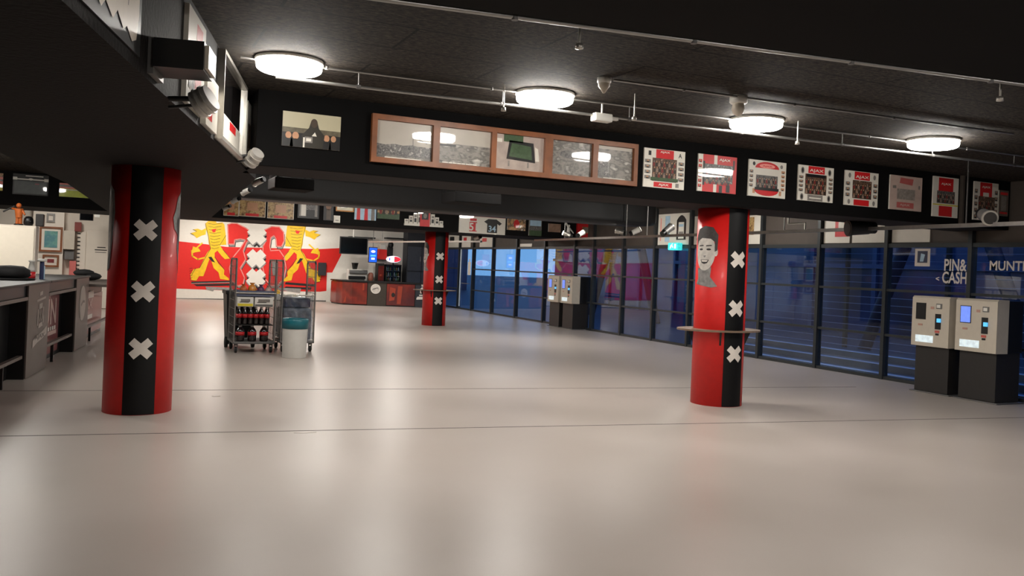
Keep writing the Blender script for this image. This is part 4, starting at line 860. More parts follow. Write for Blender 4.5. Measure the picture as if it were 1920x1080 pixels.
# ================================================================== GLASS WALL: POSTERS, SIGNS, LETTERS
def gw(px0, py0, px1, py1, name='poster', th=.02, x=GX-.02, board=None):
    a = atX(px0, py0, x-.05); b = atX(px1, py1, x-.05); A = Art((GX+.0195-.0, max(a.y,b.y), min(a.z,b.z)), -Y_, Z_, .003); A.name = name; A.w = abs(a.y-b.y); A.h = abs(a.z-b.z); A.board(0,0,A.w,A.h,th,board or M_white); return A
G3 = 'posters above the glass wall'
def gp(y0, y1, z0, z1, board=None):   # y0 > y1
    A = Art((GX+.0195, y0, z0), -Y_, Z_, .003); A.name = 'poster'; A.w = y0-y1; A.h = z1-z0; A.board(0,0,A.w,A.h,.02,board or M_white); return A
A = gp(17.98,16.62,2.43,3.2); A.rect(.3,.08,.5,A.h-.05,M_lblue); A.rect(.1,.1,.14,A.h-.1,M_mpink); A.poly([(.78,.12),(1.16,.12),(1.16,.6),(1.08,.68),(1.0,.72),(.94,.72),(.86,.68),(.78,.6)],M_blkp); A.rect(.86,.15,1.08,.55,M_white,2); A.rect(.88,.44,1.06,.5,M_lblue,3); A.rect(.88,.2,1.06,.32,M_greyp,3)
fin(A,'white poster with a pale blue stripe and black bottle outline, left of the right pillar','poster',G3)
A = gp(16.5,15.9,2.43,3.1); A.rect(.1,.1,.5,.15,M_greyp); fin(A,'plain white poster just right of the bottle poster, cut by the right pillar','poster',G3)
A = gp(15.3,14.20,2.43,3.05); A.rect(.2,.2,A.w-.22,A.h-.04,M_gold); A.rect(.3,.1,.6,.16,M_gold,2); fin(A,'white poster with a gold picture just right of the right pillar','poster',G3)
A = gp(12.42,11.78,2.43,2.95); A.rect(.28,.12,.62,A.h,M_redp); A.rect(.36,.25,.5,.45,M_white,2); fin(A,'white poster with a red block, behind the big black spotlight','poster',G3)
A = gp(11.72,10.98,2.43,2.85); A.rect(.12,.3,.55,.42,M_blkp); fin(A,'white poster with a black top band right of the big black spotlight','poster',G3)
A = gp(10.82,10.05,2.43,2.95); A.rect(.2,.24,.62,.5,M_redp); A.poly([(.3,.3),(.36,.28),(.44,.4),(.4,.44)],M_white,2); fin(A,'white poster with a red picture above the cash machines','poster',G3)
for (y0_,y1_,z1_,m_,lab) in ((32.9,31.5,2.95,M_lblue,'small black and white poster above the far glass, beside the distant pillar'),(31.3,30.4,2.9,M_redp,'small white and red poster above the far glass door'),(29.5,28.3,2.85,M_redp,'small white poster with a red bottle shape right of the far glass door'),(26.0,25.1,2.52,M_wplast,'small plain white card above the far glass panes')):
    A = gp(y0_,y1_,2.42,z1_); 
    if m_ is not M_wplast: A.rect(A.w*.2,.2,A.w*.55,A.h-.1,m_ if m_ is M_redp else M_blkp)
    fin(A,lab,'poster' if m_ is not M_wplast else 'card',G3)
p = atX(1261,462,GX-.2); ex = empty('exit_sign',(GX-.02,p.y,p.z-.09)); tag(ex,'small glowing turquoise emergency exit sign below the bottle poster','exit sign')
MB().bevbox(GX-.2,GX-.05,p.y-.2,p.y+.2,p.z-.09,p.z+.09,.02).build('sign_box',M_exit,ex); A = Art((GX-.2,p.y+.17,p.z-.07),-Y_,Z_,.003); A.th=.001
A.poly([(.06,.02),(.1,.02),(.14,.08),(.18,.03),(.2,.05),(.15,.12),(.09,.1)],M_signw,1); A.disc(.16,.13,.015,.015,M_signw,1,8); A.rect(.24,.02,.31,.13,M_signw,1); A.build('running_figure',M_signw,ex)
def glass_text(t, px0, py0, px1, py1, label):
    a = atX(px0, py1, GX-.012); b = atX(px1, py0, GX-.012); A = Art((GX-.0085, a.y, a.z), -Y_, Z_, .001); A.th = .001
    A.text(t, 0, 0, a.y-b.y, b.z-a.z, M_offw, 1); A.text(t, 0, 0, a.y-b.y, b.z-a.z, M_offw, 0)
    return tag(A.build('window_lettering', M_offw), label, 'lettering')
glass_text('PIN&', 1770, 486, 1813, 508, 'white letters PIN& on the glass above the cash machines')
glass_text('CASH', 1766, 510, 1813, 531, 'white letters CASH on the glass just above the cash machines')
glass_text('<', 1754, 519, 1761, 526, 'small white arrow mark on the glass left of the word CASH')
glass_text('MUNTEN', 1855, 490, 1945, 507, 'white letters MUNTEN on the glass at the right edge of the photo')
A = Art((GX-.0085, 10.32, 2.02), -Y_, Z_, .001); A.th=.001; A.rect(0,0,.3,.3,M_offw); A.rect(.05,.06,.25,.26,mat('blue_grey_print',(60,66,90),.4),2); A.poly([(.1,.08),(.17,.08),(.2,.2),(.12,.22)],M_lblue,3); tag(A.build('window_sticker',M_offw),'square white-framed sticker high on the glass left of the word PIN','sticker')
A = Art((GX-.0085, 30.55, 1.35), -Y_, Z_, .001); A.th=.001; A.rect(0,0,.3,.5,M_offw); A.rect(.1,.5,.2,.62,M_offw); tag(A.build('window_sticker',M_offw),'white bottle-shaped sign on the far blue glass door','sticker')
q = MB(); q.box(GX-.035,GX-.02,31.2,31.3,.1,2.35); D1 = bpy.data.objects['door_1']; q.build('gap_light',mat('painted_gap_light',(200,215,230),.3),D1)  # pale strip painted for light coming through the door gap
q = MB(); q.tube([(GX-.05,30.9,1.02),(GX-.12,30.9,1.02),(GX-.12,30.2,1.02),(GX-.05,30.2,1.02)],.015); q.build('door_handle',M_alu,D1)

# ================================================================== CASH MACHINES
def machine(x, y, label, scr, group, rz=0, scale=1.0):
    """front faces -X; origin at the base, front left"""
    r = empty('cash_machine', (x, y, 0)); tag(r, label, 'payment machine', group)
    o = lambda q, n, m, par=r: q.build(n, m, par, True)
    o(MB().bevbox(.07, .60, -.30, .30, 0.02, .76, .006), 'pedestal', M_dk)
    o(MB().bevbox(.03, .66, -.36, .36, .0, .018, .004), 'base_plate', M_steeld)
    o(MB().bevbox(.12, .62, -.315, .315, .75, 1.52, .01), 'rear_cabinet', M_blackpl)
    hd = MB(); pr = [(0,.74),(0,1.50),(.03,1.53),(.26,1.53),(.26,.74)]
    hd.prism([(px_, -.335, pz) for px_, pz in pr], (0,.67,0)); h = o(hd, 'head', M_cream)
    F_ = lambda y0, y1, z0, z1, d, n, m: o(MB().box(-d, .001, y0, y1, z0, z1), n, m)
    # u from the left edge (y = +.335) to the right
    def fb(u0, u1, z0, z1, d, n, m, em=False): return F_(.335-u1, .335-u0, z0, z1, d, n, m)
    fb(.075,.255,1.16,1.42,.006,'screen_bezel',M_blackpl); fb(.085,.245,1.17,1.41,.009,'screen',scr)
    fb(.43,.53,1.02,1.26,.008,'card_reader',M_blackpl); fb(.475,.53,1.13,1.19,.03,'keypad_light',M_scr2)
    fb(.43,.51,.965,1.0,.005,'red_label',mat('red_label',(196,90,80),.4)); fb(.44,.50,.925,.955,.004,'receipt_slot',M_blackpl)
    fb(.44,.54,1.34,1.42,.006,'coin_plate',M_steeld); fb(.46,.52,1.355,1.405,.02,'coin_slot',M_wplast)
    fb(.34,.4,1.33,1.37,.004,'note_label',mat('faded_label',(180,140,124),.4)); fb(.12,.2,1.06,1.09,.004,'price_label',mat('faded_label',(180,140,124),.4))
    fb(.08,.40,.80,.91,.004,'lit_tray',M_scrw)
    return r
G4 = 'cash machines at the front panes'
m1 = machine(11.70, 9.34, 'left cash machine under the word PIN, its upper screen dark', M_blackpl, G4)
m2 = machine(11.70, 8.555, 'right cash machine under the word CASH, its upper screen glowing blue', M_scr, G4)
m3 = machine(11.95, 22.46, 'left one of the two distant cash machines by the glass wall', M_scr, 'cash machines by the far panes')
m4 = machine(11.95, 21.64, 'right one of the two distant cash machines by the glass wall', M_scr, 'cash machines by the far panes')

# ================================================================== ROLL CONTAINERS, CRATES, BIN
def roll_cage(x0, x1, y0, y1, label):
    r = empty('roll_container', ((x0+x1)/2, (y0+y1)/2, 0)); tag(r, label, 'roll container', 'roll containers')
    q = MB(); q.bevbox(x0, x1, y0, y1, .16, .20, .008); q.build('base', M_steeld, r)
    for xx in (x0, x1-.03):
        q = MB(); 
        q.tube([(xx+.015, y0+.02, .18), (xx+.015, y0+.02, 1.60), (xx+.015, y0+.07, 1.65), (xx+.015, y1-.07, 1.65), (xx+.015, y1-.02, 1.60), (xx+.015, y1-.02, .18)], .016)
        for k in range(9): q.cyl((xx+.015, y0+.02, .32+k*.15), (xx+.015, y1-.02, .32+k*.15), .005, n=6)
        for k in range(5): q.cyl((xx+.015, y0+.02+(k+1)*(y1-y0-.04)/6, .2), (xx+.015, y0+.02+(k+1)*(y1-y0-.04)/6, 1.65), .005, n=6)
        q.build('side_frame', M_steel, r)
    for xx in (x0+.06, x1-.06):
        for yy in (y0+.07, y1-.07):
            c = MB(); c.cyl((xx-.018, yy, .055), (xx+.018, yy, .055), .055, n=18); c.build('wheel', M_rubber, r)
            c = MB(); c.box(xx-.03, xx-.022, yy-.03, yy+.03, .03, .158); c.box(xx+.022, xx+.03, yy-.03, yy+.03, .03, .158); c.box(xx-.03, xx+.03, yy-.03, yy+.03, .13, .159); c.build('caster_fork', M_steeld, r)
    return r
cx0, cx1, cy0, cy1 = 1.99, 2.71, 15.55, 16.35
c1 = roll_cage(cx0, cx1, cy0, cy1, 'grey roll container loaded with dark bottles and packs, left of the white bin')
q = MB(); q.cyl((cx0+.02,cy0+.015,1.06),(cx1-.02,cy0+.015,1.06),.014,n=8); q.build('front_bar', M_alu, c1)
c2 = roll_cage(2.82, 3.44, 15.7, 16.5, 'grey roll container with film-wrapped load, behind the white bin with teal lid')
q = MB(); q.cyl((2.84,15.715,1.03),(3.42,15.715,1.03),.014,n=8); q.build('front_bar', M_alu, c2)
M_cola = mat('dark_cola_bottle',(26,16,16),.12,coat=.5); M_lab = mat('red_bottle_label',(190,36,40),.35); M_cap = mat('silver_cap',(180,170,168),.35)
def bottle(x,y,z,r,h,label,group):
    o = empty('cola_bottle',(x,y,z)); tag(o,label,'bottle',group)
    MB().lathe([(0,0),(r*.9,0),(r,.02),(r,h*.62),(r*.75,h*.76),(r*.34,h*.9),(r*.3,h*.94),(0,h*.94)],(0,0,0),14).build('glass',M_cola,o,True)
    MB().lathe([(r*1.02,h*.38),(r*1.03,h*.38),(r*1.03,h*.6),(r*1.02,h*.6)],(0,0,0),14).build('label',M_lab,o,True)
    MB().lathe([(r*.36,h*.9),(r*.38,h*.9),(r*.38,h),(0,h)],(0,0,0),12).build('cap',M_cap,o,True); return o
B1 = None
for i in range(6):
    for j in range(2):
        p = (cx0+.10+i*.096, cy0+.10+j*.10, .50)
        lb = ['leftmost','second','third','fourth','fifth','rightmost'][i]+[' dark cola bottle in the front row of the upper layer, left roll container',' dark cola bottle in the back row of the upper layer, left roll container'][j]
        if B1 is None: B1 = bottle(*p,.045,.31,lb,'upper bottles, front row')
        else: dup(B1, p, None, lb, 'upper bottles, front row' if j==0 else 'upper bottles, second row')
B2 = None
for i in range(3):
    p = (cx0+.13+i*.205, cy0+.12, .201); lb = ['leftmost','middle','rightmost'][i]+' of three fat red-labelled bottles standing on the left roll container base'
    if B2 is None: B2 = bottle(*p,.075,.28,lb,'lower bottles in the left container')
    else: dup(B2, p, None, lb)
q = MB(); q.box(cx0+.04,cx1-.04,cy0+.04,cy1-.04,.484,.498); tag(q.build('layer_board',M_dk),'thin dark board between the two bottle layers in the left roll container','board')
for i,(x0_,x1_,m_,lab) in enumerate([(cx0+.05,cx0+.33,M_yelp,'yellow and white carton on top of the upper bottles, left half'),(cx0+.35,cx1-.05,M_wplast,'white and grey carton on top of the upper bottles, right half')]):
    q = MB(); q.bevbox(x0_,x1_,cy0+.05,cy0+.4,.815,.985,.008,M_wplast); q.box(x0_+.01,x1_-.01,cy0+.044,cy0+.0495,.825,.87 if i==0 else .86,m_ if i==0 else M_steeld); q.poly=None
    q.box(x0_+.06,x1_-.06,cy0+.044,cy0+.0495,.9,.95,M_greyp); q.box(x0_+.04,x0_+.2,cy0+.044,cy0+.0495,.89,.9,M_blkp); tag(q.build('carton',m_),lab,'carton','cartons in the left roll container')
tr = MB(); tr.box(cx0+.04,cx1-.04,cy0+.04,cy0+.5,1.0,1.015); tr.box(cx0+.04,cx1-.04,cy0+.04,cy0+.052,1.015,1.10); tr.box(cx0+.04,cx1-.04,cy0+.488,cy0+.5,1.015,1.10); tr.box(cx0+.04,cx0+.052,cy0+.052,cy0+.488,1.015,1.1); tr.box(cx1-.052,cx1-.04,cy0+.052,cy0+.488,1.015,1.1)
tag(tr.build('tray',mat('blue_grey_tray',(90,96,120),.5)),'shallow blue-grey tray on top of the cartons in the left roll container','tray')
for q_ in (.5,.75): pass
for i,(dx,dz,rr,c_,lab) in enumerate([(.11,.0,.075,(206,110,60),'orange snack bag at the left of the tray'),(.26,.03,.085,(214,140,60),'plump golden orange snack bag in the middle of the tray'),(.41,.01,.075,(100,70,100),'purple-grey snack bag right of the golden one on the tray'),(.54,.0,.07,(190,160,150),'pale pinkish snack bag at the right of the tray')]):
    q = MB(); q.ball((cx0+.05+dx,cy0+.14,1.016+rr*1.15),rr,sc=(.9,.8,1.15)); q.cyl((cx0+.05+dx,cy0+.14,1.016+rr*2.2),(cx0+.05+dx,cy0+.14,1.016+rr*2.6),rr*.3,rr*.6,10)
    tag(q.build('snack_bag',mat('bag_%d'%i,c_,.25,var=.35,scale=18,bump=.5)),lab,'snack bag','snack bags on the tray')
# wrapped load in the second container
q = MB(); q.bevbox(2.87,3.39,15.76,16.44,.21,.80,.05); ld = q.build('wrapped_load',mat('grey_blue_goods',(120,124,132),.5,var=.5,scale=9,bump=.4)); tag(ld,'grey-blue wrapped goods stacked low in the right roll container','goods')
random.seed(3)
bm = bmesh.new(); bmesh.ops.create_cube(bm,size=1); bmesh.ops.subdivide_edges(bm,edges=list(bm.edges),cuts=7,use_grid_fill=True)
for v in bm.verts: v.co = Vector((3.13+v.co.x*.555+random.uniform(-.008,.008), 16.1+v.co.y*.74+random.uniform(-.008,.008), .62+v.co.z*.78+random.uniform(-.012,.012)))
q = MB(); q.frombm(bm); q.build('stretch_film',M_film,ld)
q = MB(); q.bevbox(2.9,3.36,15.8,16.3,.805,.98,.02); q.build('top_bundle',mat('dark_bundle',(70,74,92),.35,var=.5,scale=14,bump=.4),ld)
# bin
bn = empty('waste_bin',(2.92,14.85,0)); tag(bn,'round white waste bin with teal liner rim before the right roll container','waste bin')
MB().lathe([(0,0),(.195,0),(.2,.01),(.215,.55),(.215,.56),(.0,.56)],(2.92,14.86,0),36).build('body',mat('bin_white',(206,204,198),.35,var=.02),bn)
MB().lathe([(.219,.50),(.221,.50),(.224,.655),(.21,.67),(.195,.66),(.19,.58),(.0,.57)],(2.92,14.86,0),36).build('liner',M_teal,bn)
# black wheeled bin behind the left container
wb = empty('wheeled_bin',(2.23,16.8,0)); tag(wb,'black wheeled bin partly hidden at the left side of the bottle-laden roll container','wheeled bin')
q = MB(); x0_,x1_,y0_,y1_ = 1.97,2.50,16.5,17.05
q.add([(x0_+.05,y0_+.06,.06),(x1_-.05,y0_+.06,.06),(x1_-.05,y1_-.06,.06),(x0_+.05,y1_-.06,.06),(x0_,y0_,.98),(x1_,y0_,.98),(x1_,y1_,.98),(x0_,y1_,.98)],[(0,3,2,1),(4,5,6,7),(0,1,5,4),(1,2,6,5),(2,3,7,6),(3,0,4,7)]); q.build('body',M_blackpl,wb)
MB().bevbox(x0_-.02,x1_+.02,y0_-.03,y1_+.04,.981,1.06,.02).build('lid',M_blackpl,wb)
for xx in (x0_-.0,x1_-.05): MB().cyl((xx,y0_+.05,.1),(xx+.05,y0_+.05,.1),.1,n=20).build('wheel',M_rubber,wb)

# ================================================================== BAR AT THE LEFT
ang = -math.atan(.135)
bar = empty('bar_counter',(-.93,12.54,0),ang); tag(bar,'long dark bar counter with red recessed panels, foot rails and grey slabs at left','bar counter')
M_slab = mat('taupe_slab',(98,88,82),.45,var=.06,scale=3); M_dred = ramp_mat('dark_red_panel',[(64,14,14),(120,26,24),(92,18,18),(140,40,30)],1.6,.35,.3,3)
M_pinkp = mat('dusty_pink_panel',(120,62,60),.45,coat=.2,var=.08,scale=3)
o = lambda q,n,m: q.build(n,m,bar,True)
TOP = 1.24
for (y0_,y1_) in ((0,1.22),(3.32,4.5)): o(MB().bevbox(-.75,-.021,y0_,y1_,0,TOP-.03,.004),'upright_slab',M_blackpl); o(MB().bevbox(-.02,0,y0_,y1_,.01,TOP-.03,.003),'front_plate',M_slab)
o(MB().bevbox(-.95,.02,-6,1.24,TOP-.03,TOP,.006),'worktop',M_dk); o(MB().bevbox(-.95,.02,1.26,4.52,TOP-.03,TOP,.006),'worktop',M_dk); o(MB().bevbox(-.95,.30,4.54,7.6,TOP-.2,TOP-.15,.006),'worktop',M_slab)
for k,(y0_,y1_) in enumerate(((-6,-.005),(1.225,3.315),(4.505,7.5))):
    zt = TOP-.031 if k<2 else TOP-.201
    o(MB().box(-.75,-.215,y0_,y1_,0,zt),'back_panel',M_blackpl)
    if k<2: o(MB().box(-.21,-.03,y0_,y1_,zt-.14,zt-.001),'fascia',M_blackpl); o(MB().bevbox(-.20,.0,y0_+.01,y1_-.01,zt-.19,zt-.145,.005),'ledge',M_slab)
    o(MB().box(-.21,-.19,y0_+.05,y1_-(.35 if k==1 else .1) if k else -.55,.08,zt-.2),'red_panel',M_dred if k==0 else M_pinkp)
    q = MB(); q.box(-.10,-.04,y0_+.01,y1_-.01,.27,.31); o(q,'foot_rail',M_slab)
    q = MB()
    for yy in ([-.9,-3] if k==0 else [y0_+.7]): q.box(-.20,-.05,yy,yy+.03,.25,.27); q.box(-.09,-.05,yy,yy+.03,.0,.25)
    o(q,'rail_bracket',M_blackpl)
def bart(y0_, z0_, xoff):  # artwork facing +x in bar frame
    A = Art((xoff,y0_,z0_),Y_,Z_,.003); A.th=.001; return A
A = bart(1.3,.3,-.189); A.text('TUN',.15,.22,1.45,.62,mat('pale_pink_letter',(190,160,152),.5),1); A.rect(.1,.06,1.5,.12,mat('pale_pink_letter',(190,160,152),.5),1); [A.rect(.12+.15*k,.13,.22+.15*k,.19,M_offw,2) for k in range(9)]; o(A,'lettering',M_offw)
A = bart(4.7,.35,-.189); A.rect(.1,.42,1.6,.55,M_offw); A.text('AJAX',.2,.15,1.5,.4,mat('pale_pink_letter',(190,160,152),.5),1); A.rect(.1,.02,1.5,.1,M_offw); o(A,'lettering',M_offw)
A = bart(.25,.45,0); M_cr = mat('faded_white_transfer',(168,158,150),.5)
for pts in ([(.2,.52),(.75,.55),(.75,.58),(.2,.55)],[(.38,.6),(.55,.61),(.55,.66),(.38,.65)],[(.36,.42),(.56,.43),(.56,.5),(.36,.49)],[(.28,.2),(.33,.2),(.33,.42),(.28,.42)],[(.6,.22),(.65,.22),(.65,.44),(.6,.44)],[(.34,.16),(.6,.18),(.56,.24),(.38,.22)]): A.poly(pts,M_cr,1)
A.poly([(.05,.02),(.3,.07),(.6,.1),(.88,.16),(.88,.05),(.6,.0),(.3,-.03),(.05,-.08)],M_cr,1); A.text('AJAX',.15,-.0,.75,.08,M_slab,2)
for u in (.4,.5): stroke(A,[(u,.26),(u+.05,.32),(u,.38)],.03,M_cr,2)
o(A,'crest',M_cr)
A = bart(3.9,.78,0); A.disc(0,0,.3,.3,mat('disc_grey_white',(170,160,150),.5),1,28); A.disc(0,0,.26,.26,M_cr,2,28); stroke(A,[(-.16,-.03),(0,.03),(.16,.02)],.04,M_slab,3); o(A,'logo_disc',M_cr)
def barpt(x,y,z=TOP): v = Matrix.Rotation(ang,3,'Z')@Vector((x,y,0)); return (v.x-.93, v.y+12.54, z)
# things on the bar
p = (-1.25,13.7,TOP); q = MB(); q.lathe([(0,0),(.3,0),(.31,.02),(.12,.035),(0,.035)],(0,0,0),24); q.lathe([(.22,.035),(.25,.06),(.24,.14),(.16,.19),(0,.2)],(0,0,0),24)
hat = q.build('folded_hat',mat('black_cloth',(14,13,14),.8,bump=.4),None,True); hat.location=p; tag(hat,'black rounded cap-shaped bundle on the bar at the left edge of the photo','hat')
p = (-.36,18.9,TOP-.149); q = MB(); q.ball((0,0,.085),.22,sc=(1.0,1.2,.38)); q.ball((-.1,-.1,.15),.15,sc=(1.3,1.0,.5)); bg_ = q.build('black_bag',mat('black_cloth',(14,13,14),.8),None,True); bg_.location=p; tag(bg_,'soft black bag lying on the far low end of the bar beside the left pillar','bag')
p = (-.90,14.2,TOP); tp = empty('beer_tap',p); tag(tp,'blue-grey column tap with a white cap rising from the bar','tap')
MB().cyl((0,0,0.0),(0,0,.26),.03,n=16).build('column',mat('blue_grey_metal',(74,84,120),.3,metal=.5),tp,True); MB().lathe([(0,.26),(.06,.26),(.065,.285),(.04,.3),(0,.3)],(0,0,0),16).build('cap',M_wplast,tp,True); MB().cyl((.03,0,-.0),(.03,0,-.0+.2),.012).build('side_pipe',M_lblue,tp,True)
p = (-1.04,14.35,TOP); q = MB(); q.lathe([(0,0),(.05,0),(.055,.03),(.055,.1),(0,.1)],(0,0,0),14,M_redp); q.lathe([(.0,.1),(.05,.1),(.05,.14),(.03,.24),(.045,.25),(.045,.27),(0,.27)],(0,0,0),14,M_wplast); o_=q.build('condiment_pot',M_redp,None,True); o_.location=p; tag(o_,'orange-red pot with a pale top standing on the bar left of the tap','pot')
# white cabinet and items behind the bar
wc = empty('white_cabinet',(-1.9,19.4,0)); tag(wc,'tall white cabinet behind the bar at the left edge with figures on its top','cabinet')
MB().bevbox(-3.2,-1.33,19.0,19.7,0,2.12,.01).build('carcass',M_wallw,wc); MB().bevbox(-3.15,-1.36,18.97,18.999,.05,2.08,.006).build('door',mat('warm_white_door',(238,228,210),.5,var=.02),wc)
A_ = atY(36,400,19.3); fg_ = empty('statue',(A_.x,19.3,2.12)); tag(fg_,'orange figure of a person with a black stick, standing on the white cabinet','statue')
q = MB(); q.lathe([(0,0),(.09,0),(.08,.03),(0,.03)],(A_.x,19.3,2.121),16); q.build('base',M_blackpl,fg_)
q = MB(); x=A_.x; z=2.151; M_or = mat('orange_figure',(200,104,44),.5,var=.2); q.cyl((x-.03,19.3,z),(x-.02,19.3,z+.14),.03,.035,10); q.cyl((x+.03,19.3,z),(x+.02,19.3,z+.14),.03,.035,10); q.cyl((x,19.3,z+.12),(x-.01,19.3,z+.30),.06,.075,12); q.ball((x-.01,19.3,z+.36),.05); q.cyl((x-.05,19.3,z+.28),(x-.13,19.25,z+.30),.022,.018,8); q.cyl((x+.05,19.3,z+.28),(x+.10,19.25,z+.18),.022,.018,8); q.build('figure',M_or,fg_)
q = MB(); q.cyl((x-.27,19.25,z+.22),(x-.08,19.25,z+.34),.015,n=8); q.build('stick',M_blackpl,fg_)
q = MB(); q.lathe([(0,0),(.07,0),(.09,.06),(.08,.14),(.05,.18),(0,.19)],(A_.x+.17,19.25,2.121),16); q.box(A_.x+.12,A_.x+.22,19.15,19.17,2.2,2.22,M_blackpl); tag(q.build('helmet',M_wallw),'small cream helmet-like pot right of the orange figure on the white cabinet','pot')
q = MB(); q.bevbox(A_.x+.3,A_.x+.44,19.1,19.4,2.121,2.36,.01); tag(q.build('dark_box',M_dk),'dark box at the right end of the white cabinet top','box')
# white wall piece with pictures behind the bar
struct(MB().box(-1.98,-1.22,27.1,27.499,0,CEIL-.001).build('wall_pier',M_wallw))
def bp(px0,py0,px1,py1,fm,im,lab,name='framed_picture'):
    a = atY(px0,py0,27.09); b = atY(px1,py1,27.09); r = empty(name,(min(a.x,b.x),27.09,min(a.z,b.z))); tag(r,lab,'picture frame','frames on the white pier')
    w = MB(); t=.05; x0_,x1_,z0_,z1_ = a.x,b.x,b.z,a.z
    w.box(x0_,x1_,27.04,27.099,z0_,z0_+t); w.box(x0_,x1_,27.04,27.099,z1_-t,z1_); w.box(x0_,x0_+t,27.04,27.099,z0_+t,z1_-t); w.box(x1_-t,x1_,27.04,27.099,z0_+t,z1_-t); w.build('frame',fm,r)
    MB().box(x0_+t,x1_-t,27.08,27.099,z0_+t,z1_-t).build('mount',M_wallw,r)
    MB().box(x0_+t*2.4,x1_-t*2.4,27.07,27.0795,z0_+t*2.4,z1_-t*2.4).build('print',im,r)
bp(88,400,103,417,M_greyp,M_ph2,'small grey framed photograph at the top of the white pier behind the bar')
bp(75,424,116,473,M_wood,ramp_mat('teal_print',[(60,110,100),(110,160,150),(80,130,140),(150,180,170)],3,.4,1.0),'large wooden frame with a blue-green picture on the white pier behind the bar')
bp(80,477,110,501,M_wood,mat('dark_red_print',(130,40,44),.4,coat=1.0,var=.3,scale=9),'small frame with a dark red picture below the blue-green one behind the bar')
a = atY(120,432,27.2); b = atY(139,468,27.2); q = MB(); q.bevbox(a.x,b.x,27.1,27.499,b.z,a.z,.01); tag(q.build('wall_cabinet',M_cream),'grey-white wall cabinet right of the white pier behind the bar','cabinet')
a = atY(121,470,27.2); b = atY(138,487,27.2); q = MB(); q.bevbox(a.x,b.x,27.2,27.499,b.z,a.z,.01); tag(q.build('wall_box',M_steeld),'grey box below the wall cabinet behind the bar','box')
a = atY(130,489,27.2); b = atY(141,521,27.2); q = MB(); q.bevbox(a.x,b.x,27.25,27.499,b.z,a.z,.01); tag(q.build('pink_panel',mat('pink_panel',(206,110,104),.5)),'upright pink panel on the wall behind the bar','panel')
a = atY(140,416,27.2); b = atY(152,434,27.2); q = MB(); q.bevbox(a.x,b.x,27.3,27.499,b.z,a.z,.01); tag(q.build('red_box',mat('brick_red',(130,54,46),.5)),'brick-red box above the notched white strip behind the bar','box')
a = atY(146,434,27.3); b = atY(158,516,27.3); q = MB(); q.box(a.x,b.x,27.4,27.499,b.z,a.z,M_wallw)
for k in range(11): z = b.z+(a.z-b.z)*(k+.5)/11; q.box(a.x-.01,a.x+.07,27.38,27.399,z-.015,z+.015,M_blackpl)
tag(q.build('notched_strip',M_wallw),'white upright strip with black notches left of the white door behind the bar','strip')
d = struct(MB().bevbox(-.70,.02,27.44,27.499,.02,2.25,.006).build('door_2',M_wallw)); A = Art((-.42,27.439,1.62),X_,Z_,.003); A.th=.001; A.rect(.06,.15,.28,.175,M_blkp); A.rect(0,.075,.32,.10,M_blkp); A.rect(.01,.01,.3,.03,M_greyp); A.build('lettering',M_blkp,d); MB().cyl((-.62,27.4,1.1),(-.5,27.4,1.1),.012,n=8).build('door_handle',M_alu,d)
a = atY(150,391,26.2); b = atY(175,414,26.2); mo = empty('monitor',((a.x+b.x)/2,26.25,b.z)); tag(mo,'black monitor hung near the ceiling above the white door behind the bar','monitor')
MB().bevbox(a.x,b.x,26.2,26.28,b.z,a.z,.01).build('housing',M_blackpl,mo); MB().cyl(((a.x+b.x)/2,26.26,a.z),((a.x+b.x)/2,26.26,CEIL-.001),.02).build('pole',M_steeld,mo); MB().box(a.x+.02,b.x-.02,26.195,26.1995,b.z+.02,a.z-.02).build('screen',mat('black_screen',(8,8,10),.12),mo)
a = atY(178,391,26.2); b = atY(187,408,26.2); q = MB(); q.bevbox(a.x,b.x,26.2,26.3,b.z,a.z,.01); q.cyl(((a.x+b.x)/2,26.25,a.z),((a.x+b.x)/2,26.25,CEIL-.001),.01); tag(q.build('hanging_sign',M_wplast),'small white sign hung right of the monitor above the bar door','sign')

# ================================================================== THINGS ON THE BULKHEAD FACE
bn_ = Vector((bd.y, -bd.x, 0))    # outward normal of the near face
def onF(px, py, off=0.0):
    d_ = ray(px, py); p0 = BR0+bn_*off; t = (p0.x*bn_.x+p0.y*bn_.y)/(d_[0]*bn_.x+d_[1]*bn_.y); return Vector((d_[0]*t, d_[1]*t, EYE+d_[2]*t))
def farF(px0, px1, z0, z1, th, name, board):
    p = onF(px0, 200); q_ = onF(px1, 200); A = Art((p.x, p.y, z0)-Vector() if False else Vector((p.x, p.y, z0)), bd, Z_, .0015); A.w = (q_-p).length; A.h = z1-z0; A.name = name; A.board(0,0,A.w,A.h,th,board); return A
G5 = 'framed items on the bulkhead face'
A = Art(Vector((BR0.x,BR0.y,0))+bd*.15+bn_*.001, bd, Z_, .002); A.board(.0,2.66,1.0,3.30,.012,M_blackpl)
pts=[(.03,2.72),(.12,2.70),(.2,2.745),(.3,2.71),(.36,2.755),(.48,2.71),(.55,2.765),(.66,2.71),(.72,2.74),(.82,2.695),(.9,2.72),(.94,2.85),(.93,3.05),(.85,3.24),(.6,3.27),(.2,3.26),(.03,3.2)]
A.poly(pts,mat('cream_print',(206,194,178),.4,coat=.3,var=.03),2)
for u in (.1,.3,.5,.7): stroke(A,[(u,3.2),(u+.05,3.0),(u+.02,2.84)],.012,M_greyp,3)
A.disc(.8,2.98,.03,.08,M_greyp,3,12); tag(A.build('wall_display',M_dk),'dark display panel with a cream wavy-edged head print, top left on the bulkhead','display panel')
